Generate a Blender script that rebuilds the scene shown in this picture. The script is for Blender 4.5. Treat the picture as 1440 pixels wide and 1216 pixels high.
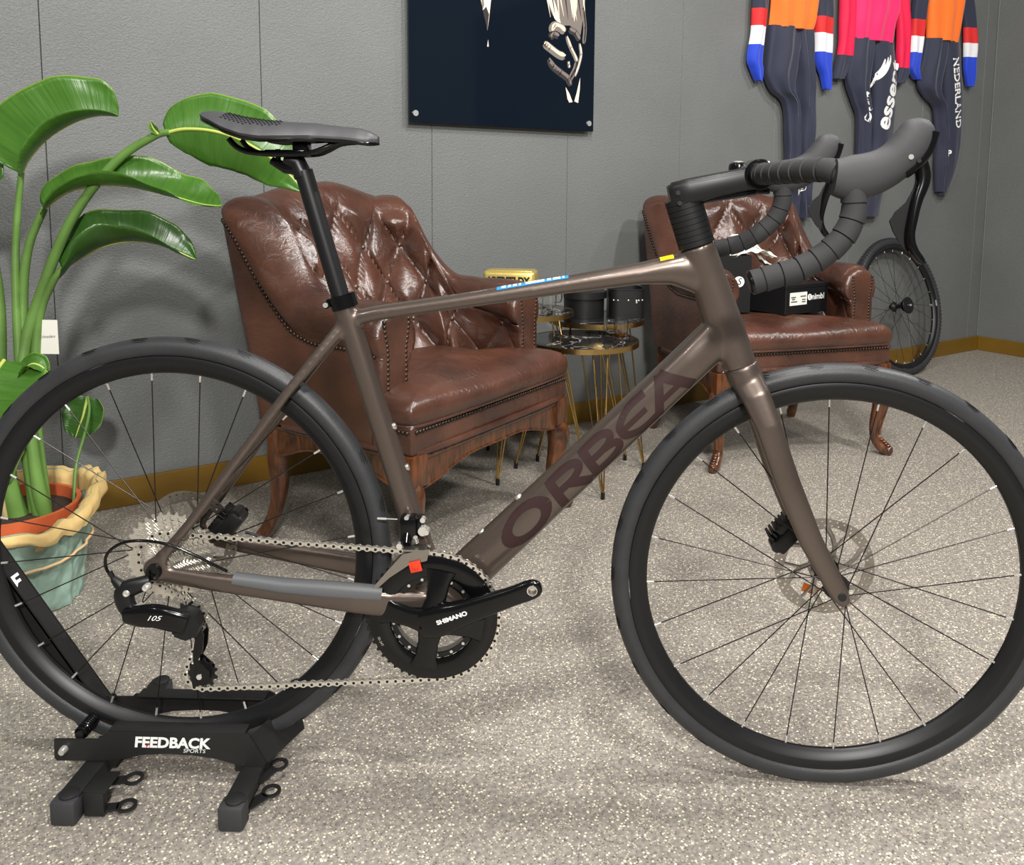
import bpy, bmesh, math, random
from mathutils import Vector, Matrix, noise
from mathutils.bvhtree import BVHTree
random.seed(7)
PI = math.pi
for o in list(bpy.data.objects): bpy.data.objects.remove(o)
scene = bpy.context.scene
COL = scene.collection

# ------------------------------------------------------------------ camera
YAW, PITCH, ROLL = 0.0238, 0.1126, 0.0100
cam = bpy.data.cameras.new('camera'); camo = bpy.data.objects.new('camera', cam); COL.objects.link(camo)
fw = Vector((-math.sin(YAW)*math.cos(PITCH), math.cos(YAW)*math.cos(PITCH), -math.sin(PITCH)))
rt = Vector((math.cos(YAW), math.sin(YAW), 0)); up = rt.cross(fw)
r2 = math.cos(ROLL)*rt + math.sin(ROLL)*up; u2 = -math.sin(ROLL)*rt + math.cos(ROLL)*up
M = Matrix((r2, u2, -fw)).transposed().to_4x4(); M.translation = Vector((0.6032, -1.2839, 0.9437))
camo.matrix_world = M
cam.sensor_fit = 'HORIZONTAL'; cam.sensor_width = 36; cam.lens = 1205.2/1440*36
cam.shift_x = (720-762.4)/1440; cam.shift_y = (395.33-608)/1440
cam.clip_start = 0.02
scene.camera = camo

# ------------------------------------------------------------------ world, lights, exposure
w = bpy.data.worlds.new('world'); scene.world = w; w.use_nodes = True
w.node_tree.nodes['Background'].inputs[0].default_value = (0.95, 0.97, 1.0, 1)
w.node_tree.nodes['Background'].inputs[1].default_value = 0.13
scene.view_settings.view_transform = 'Standard'; scene.view_settings.look = 'None'
scene.view_settings.exposure = 0.0; scene.view_settings.gamma = 1
scene.view_settings.use_curve_mapping = False
def lamp(loc, target, size, power, col=(1, .96, .9), spread=None):
    l = bpy.data.lights.new('ceiling_lamp', 'AREA'); l.shape = 'DISK'; l.size = size; l.energy = power; l.color = col
    if spread: l.spread = math.radians(spread)
    o = bpy.data.objects.new('ceiling_lamp', l); COL.objects.link(o); o.location = loc
    o.rotation_euler = (Vector(target)-Vector(loc)).to_track_quat('-Z', 'Y').to_euler()
    return o
for x_, y_, z_, e_, sz_, tx_, ty_, tz_ in ((1.15, -3.3, 2.45, 150, .30, -.1, .9, .6), (0.95, -1.0, 2.75, 52, .22, .9, -.2, 0), (2.5, 0.2, 2.75, 58, .20, 1.9, 1.2, .1), (3.0, 1.55, 2.75, 20, .16, 2.3, 2.9, 1.2),
                                       (-1.2, -2.0, 2.75, 12, .20, -.5, -.4, .2), (0.3, -2.2, 2.75, 18, .20, .3, -.8, 0), (0.95, 0.35, 2.75, 30, .25, .7, 1.1, .2)):
    lamp((x_, y_, z_), (tx_, ty_, tz_), sz_, e_, (1, .97, .93))

# ------------------------------------------------------------------ materials
MATS = {}
def nodes(name):
    m = bpy.data.materials.new(name); m.use_nodes = True; MATS[name] = m
    nt = m.node_tree; return m, nt, nt.nodes['Principled BSDF']
def srgb(r, g, b):
    f = lambda c: (c/255/12.92) if c/255 <= .04045 else ((c/255+.055)/1.055)**2.4
    return (f(r), f(g), f(b), 1)
def plain(name, col, rough=.5, metal=0, coat=0, bump=0, bscale=200, spec=.5, var=0, vscale=20, trans=0, ior=1.45, sheen=0, emit=0):
    m, nt, b = nodes(name); N = nt.nodes; L = nt.links
    b.inputs['Base Color'].default_value = col; b.inputs['Roughness'].default_value = rough
    b.inputs['Metallic'].default_value = metal; b.inputs['Coat Weight'].default_value = coat
    b.inputs['Coat Roughness'].default_value = .08
    b.inputs['Specular IOR Level'].default_value = spec; b.inputs['Transmission Weight'].default_value = trans
    b.inputs['IOR'].default_value = ior; b.inputs['Sheen Weight'].default_value = sheen
    tc = N.new('ShaderNodeTexCoord')
    if var:
        n = N.new('ShaderNodeTexNoise'); n.inputs['Scale'].default_value = vscale; n.inputs['Detail'].default_value = 5
        r = N.new('ShaderNodeValToRGB')
        r.color_ramp.elements[0].position = .3; r.color_ramp.elements[1].position = .72
        r.color_ramp.elements[0].color = [c*(1-var) for c in col[:3]]+[1]; r.color_ramp.elements[1].color = [min(1, c*(1+var)) for c in col[:3]]+[1]
        L.new(tc.outputs['Object'], n.inputs['Vector']); L.new(n.outputs['Fac'], r.inputs[0]); L.new(r.outputs[0], b.inputs['Base Color'])
    if bump:
        n = N.new('ShaderNodeTexNoise'); n.inputs['Scale'].default_value = bscale; n.inputs['Detail'].default_value = 4
        bp = N.new('ShaderNodeBump'); bp.inputs['Strength'].default_value = bump; bp.inputs['Distance'].default_value = .002
        L.new(tc.outputs['Object'], n.inputs['Vector']); L.new(n.outputs['Fac'], bp.inputs['Height']); L.new(bp.outputs[0], b.inputs['Normal'])
    return m
def wall_mat(name, col):
    m, nt, b = nodes(name); N = nt.nodes; L = nt.links
    tc = N.new('ShaderNodeTexCoord'); mp = N.new('ShaderNodeMapping'); mp.inputs['Scale'].default_value = (1, 1, 1.5)
    n = N.new('ShaderNodeTexNoise'); n.inputs['Scale'].default_value = 135; n.inputs['Detail'].default_value = 3; n.inputs['Distortion'].default_value = .8
    bp = N.new('ShaderNodeBump'); bp.inputs['Strength'].default_value = .7; bp.inputs['Distance'].default_value = .003
    v = N.new('ShaderNodeTexNoise'); v.inputs['Scale'].default_value = 2.5; v.inputs['Detail'].default_value = 3
    r = N.new('ShaderNodeValToRGB'); r.color_ramp.elements[0].position = .3; r.color_ramp.elements[1].position = .7
    r.color_ramp.elements[0].color = [c*.93 for c in col[:3]]+[1]; r.color_ramp.elements[1].color = [c*1.07 for c in col[:3]]+[1]
    L.new(tc.outputs['Object'], mp.inputs[0]); L.new(mp.outputs[0], n.inputs['Vector']); L.new(n.outputs['Fac'], bp.inputs['Height'])
    L.new(bp.outputs[0], b.inputs['Normal']); L.new(tc.outputs['Object'], v.inputs['Vector']); L.new(v.outputs['Fac'], r.inputs[0]); L.new(r.outputs[0], b.inputs['Base Color'])
    b.inputs['Roughness'].default_value = .5
    return m
def floor_mat():
    m, nt, b = nodes('speckled_vinyl'); N = nt.nodes; L = nt.links
    tc = N.new('ShaderNodeTexCoord')
    base = N.new('ShaderNodeTexNoise'); base.inputs['Scale'].default_value = 130; base.inputs['Detail'].default_value = 4
    rb = N.new('ShaderNodeValToRGB'); rb.color_ramp.elements[0].position = .32; rb.color_ramp.elements[1].position = .68
    rb.color_ramp.elements[0].color = srgb(114, 108, 101); rb.color_ramp.elements[1].color = srgb(154, 148, 139)
    L.new(tc.outputs['Object'], base.inputs['Vector']); L.new(base.outputs['Fac'], rb.inputs[0])
    def specks(scale, seed, col, thr, prev):
        mp = N.new('ShaderNodeMapping'); mp.inputs['Location'].default_value = (seed, seed*.7, 0)
        v = N.new('ShaderNodeTexVoronoi'); v.inputs['Scale'].default_value = scale
        sp = N.new('ShaderNodeSeparateColor'); c = N.new('ShaderNodeMath'); c.operation = 'GREATER_THAN'; c.inputs[1].default_value = thr
        d = N.new('ShaderNodeMath'); d.operation = 'LESS_THAN'; d.inputs[1].default_value = .42
        mul = N.new('ShaderNodeMath'); mul.operation = 'MULTIPLY'
        mx = N.new('ShaderNodeMix'); mx.data_type = 'RGBA'
        L.new(tc.outputs['Object'], mp.inputs[0]); L.new(mp.outputs[0], v.inputs['Vector']); L.new(v.outputs['Color'], sp.inputs[0])
        L.new(sp.outputs[0], c.inputs[0]); L.new(v.outputs['Distance'], d.inputs[0]); L.new(c.outputs[0], mul.inputs[0]); L.new(d.outputs[0], mul.inputs[1])
        L.new(mul.outputs[0], mx.inputs[0]); L.new(prev, mx.inputs[6]); mx.inputs[7].default_value = col
        return mx.outputs[2]
    o = specks(290, 3.1, srgb(88, 81, 76), .78, rb.outputs[0])
    o = specks(270, 9.7, srgb(188, 179, 160), .72, o)
    o = specks(215, 5.3, srgb(226, 218, 194), .86, o)
    L.new(o, b.inputs['Base Color']); b.inputs['Roughness'].default_value = .55
    bp = N.new('ShaderNodeBump'); bp.inputs['Strength'].default_value = .25; bp.inputs['Distance'].default_value = .001
    L.new(base.outputs['Fac'], bp.inputs['Height']); L.new(bp.outputs[0], b.inputs['Normal'])
    return m
def leather_mat():
    m, nt, b = nodes('brown_leather'); N = nt.nodes; L = nt.links
    tc = N.new('ShaderNodeTexCoord')
    n = N.new('ShaderNodeTexNoise'); n.inputs['Scale'].default_value = 7; n.inputs['Detail'].default_value = 6
    r = N.new('ShaderNodeValToRGB'); r.color_ramp.elements[0].position = .3; r.color_ramp.elements[1].position = .75
    r.color_ramp.elements[0].color = srgb(55, 32, 23); r.color_ramp.elements[1].color = srgb(90, 56, 42)
    v = N.new('ShaderNodeTexVoronoi'); v.inputs['Scale'].default_value = 320
    mp = N.new('ShaderNodeMapping'); mp.inputs['Scale'].default_value = (1, .45, 1); mp.inputs['Rotation'].default_value = (0, 0, .3)
    n2 = N.new('ShaderNodeTexNoise'); n2.inputs['Scale'].default_value = 34; n2.inputs['Detail'].default_value = 3; n2.inputs['Distortion'].default_value = 1.2
    b1 = N.new('ShaderNodeBump'); b1.inputs['Strength'].default_value = .12; b1.inputs['Distance'].default_value = .001
    b2 = N.new('ShaderNodeBump'); b2.inputs['Strength'].default_value = .5; b2.inputs['Distance'].default_value = .005
    for x in (n, v): L.new(tc.outputs['Object'], x.inputs['Vector'])
    L.new(tc.outputs['Object'], mp.inputs[0]); L.new(mp.outputs[0], n2.inputs['Vector'])
    L.new(n.outputs['Fac'], r.inputs[0]); L.new(r.outputs[0], b.inputs['Base Color'])
    L.new(v.outputs['Distance'], b1.inputs['Height']); L.new(n2.outputs['Fac'], b2.inputs['Height']); L.new(b2.outputs[0], b1.inputs['Normal']); L.new(b1.outputs[0], b.inputs['Normal'])
    b.inputs['Roughness'].default_value = .32; b.inputs['Specular IOR Level'].default_value = .75
    return m
def wood_mat():
    m, nt, b = nodes('mahogany_wood'); N = nt.nodes; L = nt.links
    tc = N.new('ShaderNodeTexCoord'); mp = N.new('ShaderNodeMapping'); mp.inputs['Scale'].default_value = (14, 14, 4)
    n = N.new('ShaderNodeTexNoise'); n.inputs['Scale'].default_value = 3; n.inputs['Detail'].default_value = 8; n.inputs['Distortion'].default_value = 1.5
    r = N.new('ShaderNodeValToRGB'); r.color_ramp.elements[0].position = .28; r.color_ramp.elements[1].position = .72
    r.color_ramp.elements[0].color = srgb(34, 17, 8); r.color_ramp.elements[1].color = srgb(106, 60, 28)
    L.new(tc.outputs['Object'], mp.inputs[0]); L.new(mp.outputs[0], n.inputs['Vector']); L.new(n.outputs['Fac'], r.inputs[0]); L.new(r.outputs[0], b.inputs['Base Color'])
    b.inputs['Roughness'].default_value = .28; b.inputs['Coat Weight'].default_value = .4
    return m
def marble_mat():
    m, nt, b = nodes('black_marble'); N = nt.nodes; L = nt.links
    tc = N.new('ShaderNodeTexCoord')
    n = N.new('ShaderNodeTexNoise'); n.inputs['Scale'].default_value = 5; n.inputs['Detail'].default_value = 4; n.inputs['Distortion'].default_value = 1.8
    r = N.new('ShaderNodeValToRGB'); e = r.color_ramp.elements
    e[0].position = .492; e[0].color = (.012, .012, .013, 1); e[1].position = .5; e[1].color = (.55, .53, .5, 1)
    x = e.new(.508); x.color = (.012, .012, .013, 1)
    L.new(tc.outputs['Object'], n.inputs['Vector']); L.new(n.outputs['Fac'], r.inputs[0]); L.new(r.outputs[0], b.inputs['Base Color'])
    b.inputs['Roughness'].default_value = .12
    return m
def leaf_mat(name, c1, c2):
    m, nt, b = nodes(name); N = nt.nodes; L = nt.links
    uv = N.new('ShaderNodeUVMap'); mp = N.new('ShaderNodeMapping'); mp.inputs['Scale'].default_value = (1, 1, 1)
    wv = N.new('ShaderNodeTexNoise'); wv.inputs['Scale'].default_value = 1.0; wv.inputs['Detail'].default_value = 3; mp.inputs['Scale'].default_value = (16, 1.6, 1); mp.inputs['Rotation'].default_value = (0, 0, .12)
    sx = N.new('ShaderNodeSeparateXYZ'); rr = N.new('ShaderNodeValToRGB'); e = rr.color_ramp.elements
    e[0].position = .0; e[0].color = c1; e[1].position = 1; e[1].color = c1
    a = e.new(.475); a.color = c1; a = e.new(.5); a.color = srgb(176, 204, 96); a = e.new(.525); a.color = c1
    a = e.new(.02); a.color = c1; e[0].color = srgb(150, 170, 70)
    mx = N.new('ShaderNodeMix'); mx.data_type = 'RGBA'; mx.inputs[7].default_value = c2
    fa = N.new('ShaderNodeMath'); fa.operation = 'MULTIPLY'; fa.inputs[1].default_value = .75
    bp = N.new('ShaderNodeBump'); bp.inputs['Strength'].default_value = .35; bp.inputs['Distance'].default_value = .003
    L.new(uv.outputs[0], mp.inputs[0]); L.new(mp.outputs[0], wv.inputs['Vector']); L.new(uv.outputs[0], sx.inputs[0]); L.new(sx.outputs[1], rr.inputs[0])
    L.new(wv.outputs['Fac'], fa.inputs[0]); L.new(fa.outputs[0], mx.inputs[0]); L.new(rr.outputs[0], mx.inputs[6]); L.new(mx.outputs[2], b.inputs['Base Color'])
    L.new(wv.outputs['Fac'], bp.inputs['Height']); L.new(bp.outputs[0], b.inputs['Normal'])
    b.inputs['Roughness'].default_value = .3
    tr = N.new('ShaderNodeBsdfTranslucent'); tr.inputs[0].default_value = srgb(150, 200, 50); ms = N.new('ShaderNodeMixShader'); ms.inputs[0].default_value = .18
    out = [k for k in N if k.type == 'OUTPUT_MATERIAL'][0]
    L.new(b.outputs[0], ms.inputs[1]); L.new(tr.outputs[0], ms.inputs[2]); L.new(ms.outputs[0], out.inputs[0])
    return m
wall_mat('grey_wallcovering', srgb(103, 105, 104)); floor_mat(); leather_mat(); wood_mat(); marble_mat()
leaf_mat('leaf_green', srgb(50, 94, 28), srgb(92, 138, 52)); leaf_mat('leaf_dark', srgb(40, 76, 26), srgb(66, 106, 42))
plain('ochre_paint', srgb(112, 83, 22), .45, bump=.05, var=.1, vscale=6)
plain('seam_dark', srgb(64, 65, 65), .7)
plain('taupe_metallic', srgb(98, 87, 80), .33, metal=.7, coat=.25, bump=.02, bscale=1500)
plain('taupe_pale', srgb(176, 166, 152), .3, metal=.85, coat=.3)
plain('decal_plum', srgb(46, 29, 28), .5, spec=.35)
plain('tyre_rubber', srgb(46, 47, 49), .46, bump=.15, bscale=400, var=.12, vscale=30)
plain('rim_black', srgb(21, 21, 22), .38, spec=.4)
plain('tape_black', srgb(44, 44, 45), .8, bump=.3, bscale=900)
plain('rubber_black', srgb(50, 50, 52), .62, bump=.15, bscale=900)
plain('saddle_cover', srgb(58, 58, 60), .46, bump=.05, bscale=900)
plain('satin_black', srgb(20, 20, 21), .38, spec=.45)
plain('gloss_black', srgb(10, 10, 11), .16, spec=.45)
plain('matte_black', srgb(22, 22, 23), .7)
plain('powder_black', srgb(27, 27, 27), .5, bump=.1, bscale=1200)
plain('spoke_dark', srgb(46, 42, 40), .3, metal=.7)
plain('silver', srgb(222, 220, 215), .24, metal=.7)
plain('nickel', srgb(226, 222, 212), .24, metal=.85)
plain('rotor_steel', srgb(160, 155, 148), .32, metal=.95)
plain('grey_rubber', srgb(88, 90, 92), .55)
plain('antique_brass', srgb(66, 56, 48), .36, metal=.8)
plain('brass', srgb(188, 158, 100), .25, metal=1)
plain('white_print', srgb(232, 232, 230), .5); plain('red_print', srgb(205, 30, 36), .5)
plain('orange_print', srgb(236, 120, 24), .5); plain('yellow_sticker', srgb(240, 205, 20), .5); plain('blue_sticker', srgb(42, 128, 200), .35)
plain('red_plastic', srgb(214, 58, 30), .35)
plain('paper_white', srgb(226, 224, 214), .7, bump=.1); plain('ink', srgb(70, 70, 76), .7)
plain('stem_green', srgb(92, 126, 60), .4, var=.25, vscale=9); plain('stem_yellow', srgb(176, 186, 92), .45)
plain('wrap_teal', srgb(138, 164, 150), .55, bump=.5, bscale=25, var=.12, vscale=12)
plain('wrap_kraft', srgb(214, 184, 122), .6, bump=.4, bscale=30, var=.1, vscale=10)
plain('terracotta', srgb(190, 92, 52), .6, var=.15); plain('soil', srgb(48, 36, 26), .9, bump=.6, bscale=80)
plain('twine', srgb(206, 172, 126), .8); plain('dry_leaf', srgb(176, 160, 110), .7)
plain('navy_cloth', srgb(34, 38, 58), .72, bump=.15, bscale=700, sheen=.2); plain('blue_cloth', srgb(20, 60, 190), .7, sheen=.2)
plain('orange_cloth', srgb(240, 110, 24), .7, bump=.1, bscale=700, sheen=.2); plain('pink_cloth', srgb(228, 26, 96), .7, bump=.1, bscale=700, sheen=.2)
plain('red_cloth', srgb(206, 38, 40), .7); plain('red_pink_cloth', srgb(220, 22, 70), .7); plain('white_cloth', srgb(222, 222, 226), .7)
plain('art_navy', srgb(12, 20, 30), .06, spec=.55); plain('art_pale', srgb(214, 200, 182), .08); plain('art_grey', srgb(120, 112, 106), .08); plain('art_cream', srgb(236, 218, 196), .08)
plain('art_shade', srgb(58, 54, 54), .08)
plain('carton_black', srgb(20, 20, 21), .5, spec=.35); plain('carton_inside', srgb(14, 14, 14), .7)
plain('hatbox_black', srgb(19, 19, 20), .42, bump=.1, bscale=500)
plain('gold_carton', srgb(204, 182, 104), .3, metal=.55); plain('black_print', srgb(24, 20, 16), .5)
plain('clear_glass', (1, 1, 1, 1), .02, trans=1, ior=1.45); plain('whisky', srgb(214, 140, 40), .02, trans=1, ior=1.36)
plain('ceramic_white', srgb(220, 220, 215), .3)

# ------------------------------------------------------------------ mesh helpers
V = Vector
class MB:
    def __init__(s): s.v = []; s.f = []; s.mi = []; s.uv = None; s.m = 0
    def add(s, vs, fs):
        n = len(s.v); s.v += [tuple(p) for p in vs]
        for f in fs: s.f.append(tuple(i+n for i in f)); s.mi.append(s.m)
        return s
    def box(s, c, size, bev=0, rot=None, seg=2):
        b = bmesh.new(); bmesh.ops.create_cube(b, size=1)
        for v in b.verts: v.co = V((v.co.x*size[0], v.co.y*size[1], v.co.z*size[2]))
        if bev: bmesh.ops.bevel(b, geom=b.edges[:], offset=bev, segments=seg, affect='EDGES', profile=.5)
        b.verts.index_update()
        R = rot if rot else Matrix.Identity(3)
        s.add([R @ v.co + V(c) for v in b.verts], [[v.index for v in f.verts] for f in b.faces]); b.free(); return s
    def tube(s, path, rad, seg=12, side=None, caps=True, ex=2.0, closed=False):
        P = [V(p) for p in path]; n = len(P)
        if not isinstance(rad, (list, tuple)): rad = [rad]*n
        rad = [r if isinstance(r, (list, tuple)) else (r, r) for r in rad]
        vs = []; N0 = None
        for i, p in enumerate(P):
            if closed: t = (P[(i+1) % n]-P[i-1]).normalized()
            else: t = (P[min(i+1, n-1)]-P[max(i-1, 0)]).normalized()
            if side is not None:
                B = V(side); B = (B - t*B.dot(t)).normalized(); Nn = t.cross(B).normalized()
            else:
                if N0 is None:
                    a = V((0, 0, 1)) if abs(t.z) < .9 else V((1, 0, 0)); N0 = (a - t*a.dot(t)).normalized()
                N0 = (N0 - t*N0.dot(t)).normalized(); Nn = N0; B = t.cross(Nn)
            a, b = rad[i]
            for k in range(seg):
                th = 2*PI*k/seg; c, sn = math.cos(th), math.sin(th)
                c = math.copysign(abs(c)**(2/ex), c); sn = math.copysign(abs(sn)**(2/ex), sn)
                vs.append(p + Nn*a*c + B*b*sn)
        fs = []
        for i in range(n if closed else n-1):
            for k in range(seg):
                j = (i+1) % n; k2 = (k+1) % seg
                fs.append((i*seg+k, i*seg+k2, j*seg+k2, j*seg+k))
        if caps and not closed: fs += [tuple(range(seg))[::-1], tuple((n-1)*seg+k for k in range(seg))]
        return s.add(vs, fs)
    def lathe(s, prof, seg=48, axis='Y', c=(0, 0, 0), closed=False, cap=False):
        vs = []; n = len(prof); c = V(c)
        for k in range(seg):
            th = 2*PI*k/seg; ca, sa = math.cos(th), math.sin(th)
            for r, h in prof:
                vs.append(c + (V((r*ca, h, r*sa)) if axis == 'Y' else V((r*ca, r*sa, h)) if axis == 'Z' else V((h, r*ca, r*sa))))
        fs = []
        for k in range(seg):
            k2 = (k+1) % seg
            for i in range(n if closed else n-1):
                j = (i+1) % n
                fs.append((k*n+i, k2*n+i, k2*n+j, k*n+j))
        if cap:
            fs.append(tuple(k*n for k in range(seg))); fs.append(tuple(k*n+n-1 for k in range(seg))[::-1])
        return s.add(vs, fs)
    def cyl(s, a, b, r, seg=16, r2=None):
        return s.tube([a, b], [r, r if r2 is None else r2], seg)
    def prism(s, poly, fn, d0, d1):
        n = len(poly); vs = [fn(x, y, d0) for x, y in poly]+[fn(x, y, d1) for x, y in poly]
        fs = [tuple(range(n))[::-1], tuple(range(n, 2*n))]+[(i, (i+1) % n, n+(i+1) % n, n+i) for i in range(n)]
        return s.add(vs, fs)
    def sphere(s, c, r, seg=12, rings=8, sc=(1, 1, 1)):
        vs = [V(c)+V((0, 0, r*sc[2]))]; fs = []
        for i in range(1, rings):
            ph = PI*i/rings
            for k in range(seg):
                th = 2*PI*k/seg; vs.append(V(c)+V((r*sc[0]*math.sin(ph)*math.cos(th), r*sc[1]*math.sin(ph)*math.sin(th), r*sc[2]*math.cos(ph))))
        vs.append(V(c)-V((0, 0, r*sc[2])))
        for k in range(seg):
            fs.append((0, 1+k, 1+(k+1) % seg)); e = 1+(rings-2)*seg; fs.append((len(vs)-1, e+(k+1) % seg, e+k))
            for i in range(rings-2): a = 1+i*seg; fs.append((a+k, a+seg+k, a+seg+(k+1) % seg, a+(k+1) % seg))
        return s.add(vs, fs)
    def grid(s, nu, nv, fn, cu=False):
        vs = [fn(i/(nu if cu else nu-1), j/(nv-1)) for i in range(nu) for j in range(nv)]
        fs = []
        for i in range(nu if cu else nu-1):
            for j in range(nv-1):
                a = i*nv+j; b = ((i+1) % nu)*nv+j; fs.append((a, b, b+1, a+1))
        return s.add(vs, fs)
def link(name, data, parent=None, mat=None):
    o = bpy.data.objects.new(name, data); COL.objects.link(o)
    if parent: o.parent = parent
    return o
def obj(name, mb, mat, parent=None, ang=40, M=None):
    me = bpy.data.meshes.new(name); me.from_pydata(mb.v, [], mb.f)
    mats = mat if isinstance(mat, (list, tuple)) else [mat]
    for m in mats: me.materials.append(MATS[m])
    if len(mats) > 1: me.polygons.foreach_set('material_index', mb.mi)
    finish(me, ang)
    o = link(name, me, parent)
    if M is not None: o.matrix_local = M
    return o
def finish(me, ang):
    b = bmesh.new(); b.from_mesh(me); bmesh.ops.recalc_face_normals(b, faces=b.faces[:]); b.to_mesh(me); b.free()
    if ang:
        me.polygons.foreach_set('use_smooth', [True]*len(me.polygons)); me.set_sharp_from_angle(angle=math.radians(ang))
    me.update()
def tag(o, label=None, cat=None, group=None, kind=None):
    if label: o['label'] = label
    if cat: o['category'] = cat
    if group: o['group'] = group
    if kind: o['kind'] = kind
    return o
def thing(name, label, cat, loc=(0, 0, 0), rz=0, group=None):
    o = bpy.data.objects.new(name, None); COL.objects.link(o); o.empty_display_size = .05
    o.location = loc; o.rotation_euler = (0, 0, rz); return tag(o, label, cat, group)
def remesh(o, vox, it=8, fac=.5):
    m = o.modifiers.new('r', 'REMESH'); m.mode = 'VOXEL'; m.voxel_size = vox
    s = o.modifiers.new('s', 'SMOOTH'); s.iterations = it; s.factor = fac
    bake(o); o.data.polygons.foreach_set('use_smooth', [True]*len(o.data.polygons))
def bake(o):
    bpy.context.view_layer.update(); dg = bpy.context.evaluated_depsgraph_get()
    me = bpy.data.meshes.new_from_object(o.evaluated_get(dg)); me.name = o.name
    o.modifiers.clear(); o.data = me
def bvh(o):
    me = o.data; return BVHTree.FromPolygons([v.co.copy() for v in me.vertices], [tuple(p.vertices) for p in me.polygons])
def text2d(body, size, bold=0, shear=0):
    c = bpy.data.curves.new('t', 'FONT'); c.body = body; c.size = size; c.align_x = 'CENTER'; c.align_y = 'CENTER'; c.offset = bold; c.shear = shear; c.resolution_u = 3
    o = bpy.data.objects.new('t', c); COL.objects.link(o); bpy.context.view_layer.update()
    dg = bpy.context.evaluated_depsgraph_get(); me = o.evaluated_get(dg).to_mesh()
    vs = [(v.co.x, v.co.y) for v in me.vertices]; fs = [tuple(p.vertices) for p in me.polygons]
    o.evaluated_get(dg).to_mesh_clear(); bpy.data.objects.remove(o); bpy.data.curves.remove(c)
    return vs, fs
def letters(name, body, size, fn, mat, parent, bold=0, shear=0, sx=1, M=None):
    vs, fs = text2d(body, size, bold, shear); mb = MB(); mb.add([fn(x*sx, y) for x, y in vs], fs)
    return obj(name, mb, mat, parent, ang=0, M=M)
def smooth_path(pts, n, dims=None):
    """Catmull-Rom through pts (any dimension)"""
    pts = [list(p) for p in pts]; P = [pts[0]]+pts+[pts[-1]]; out = []; m = len(pts)-1
    for i in range(n):
        u = i/(n-1)*m; k = min(int(u), m-1); t = u-k; a, b, c, d = P[k:k+4]
        out.append([.5*(2*b[j]+(c[j]-a[j])*t+(2*a[j]-5*b[j]+4*c[j]-d[j])*t*t+(3*b[j]-a[j]-3*c[j]+d[j])*t**3) for j in range(len(b))])
    return out
def lerp(a, b, t): return a+(b-a)*t
def interp(tab, x):
    if x <= tab[0][0]: return tab[0][1]
    for (a, p), (b, q) in zip(tab, tab[1:]):
        if x <= b: return lerp(p, q, (x-a)/(b-a))
    return tab[-1][1]
def sst(a, b, x): t = max(0, min(1, (x-a)/(b-a))); return t*t*(3-2*t)
def copy_tree(o, parent=None):
    c = o.copy(); COL.objects.link(c); c.parent = parent
    for ch in list(o.children): copy_tree(ch, c)
    return c

# ------------------------------------------------------------------ room
WA = 0.6229; W0 = V((0, 1.5783, 0)); WT = V((math.cos(WA), math.sin(WA), 0)); WN = V((math.sin(WA), -math.cos(WA), 0))
CORNER = 3.7611
WM = Matrix.Translation(W0) @ Matrix.Rotation(WA, 4, 'Z')       # local x along the wall, local -y into the room
def struct(o): o['kind'] = 'structure'; return o
def rect(x0, x1, y0, y1, z0, z1): return MB().box(((x0+x1)/2, (y0+y1)/2, (z0+z1)/2), (x1-x0, y1-y0, z1-z0))
fl = struct(obj('floor', rect(-3.2, CORNER+.1, -6, .1, -.05, 0), 'speckled_vinyl', ang=0, M=WM))
SEAMS = [-2.705, -2.127, -1.549, -0.9713, -0.3932, 0.1836, 0.7592, 1.3405, 1.918, 2.496, 3.074, 3.652]
wb = struct(obj('wall_back', rect(-3.2, CORNER+.1, .012, .1, 0, 2.8), 'seam_dark', ang=0, M=WM))
edges = [-3.2]+SEAMS+[CORNER]
for a, b in zip(edges, edges[1:]):
    obj('wall_panel', MB().box(((a+b)/2, .006, 1.4), (b-a-.0014, .012, 2.8), .0012, seg=1), 'grey_wallcovering', wb, ang=0)
wr = struct(obj('wall_right', rect(CORNER, CORNER+.1, -6, 0, 0, 2.8), 'grey_wallcovering', ang=0, M=WM))
struct(obj('baseboard_back', MB().box(((CORNER-3.2)/2, -.006, .041), (CORNER+3.2, .012, .082), .002, seg=1), 'ochre_paint', ang=0, M=WM))
struct(obj('baseboard_right', MB().box((CORNER-.006, -3.006, .041), (.012, 5.988, .082), .002, seg=1), 'ochre_paint', ang=0, M=WM))
struct(obj('trim_1', MB().box((CORNER-.004, -.004, 1.44), (.008, .008, 2.716), .002, seg=1), 'grey_wallcovering', ang=0, M=WM))

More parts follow.
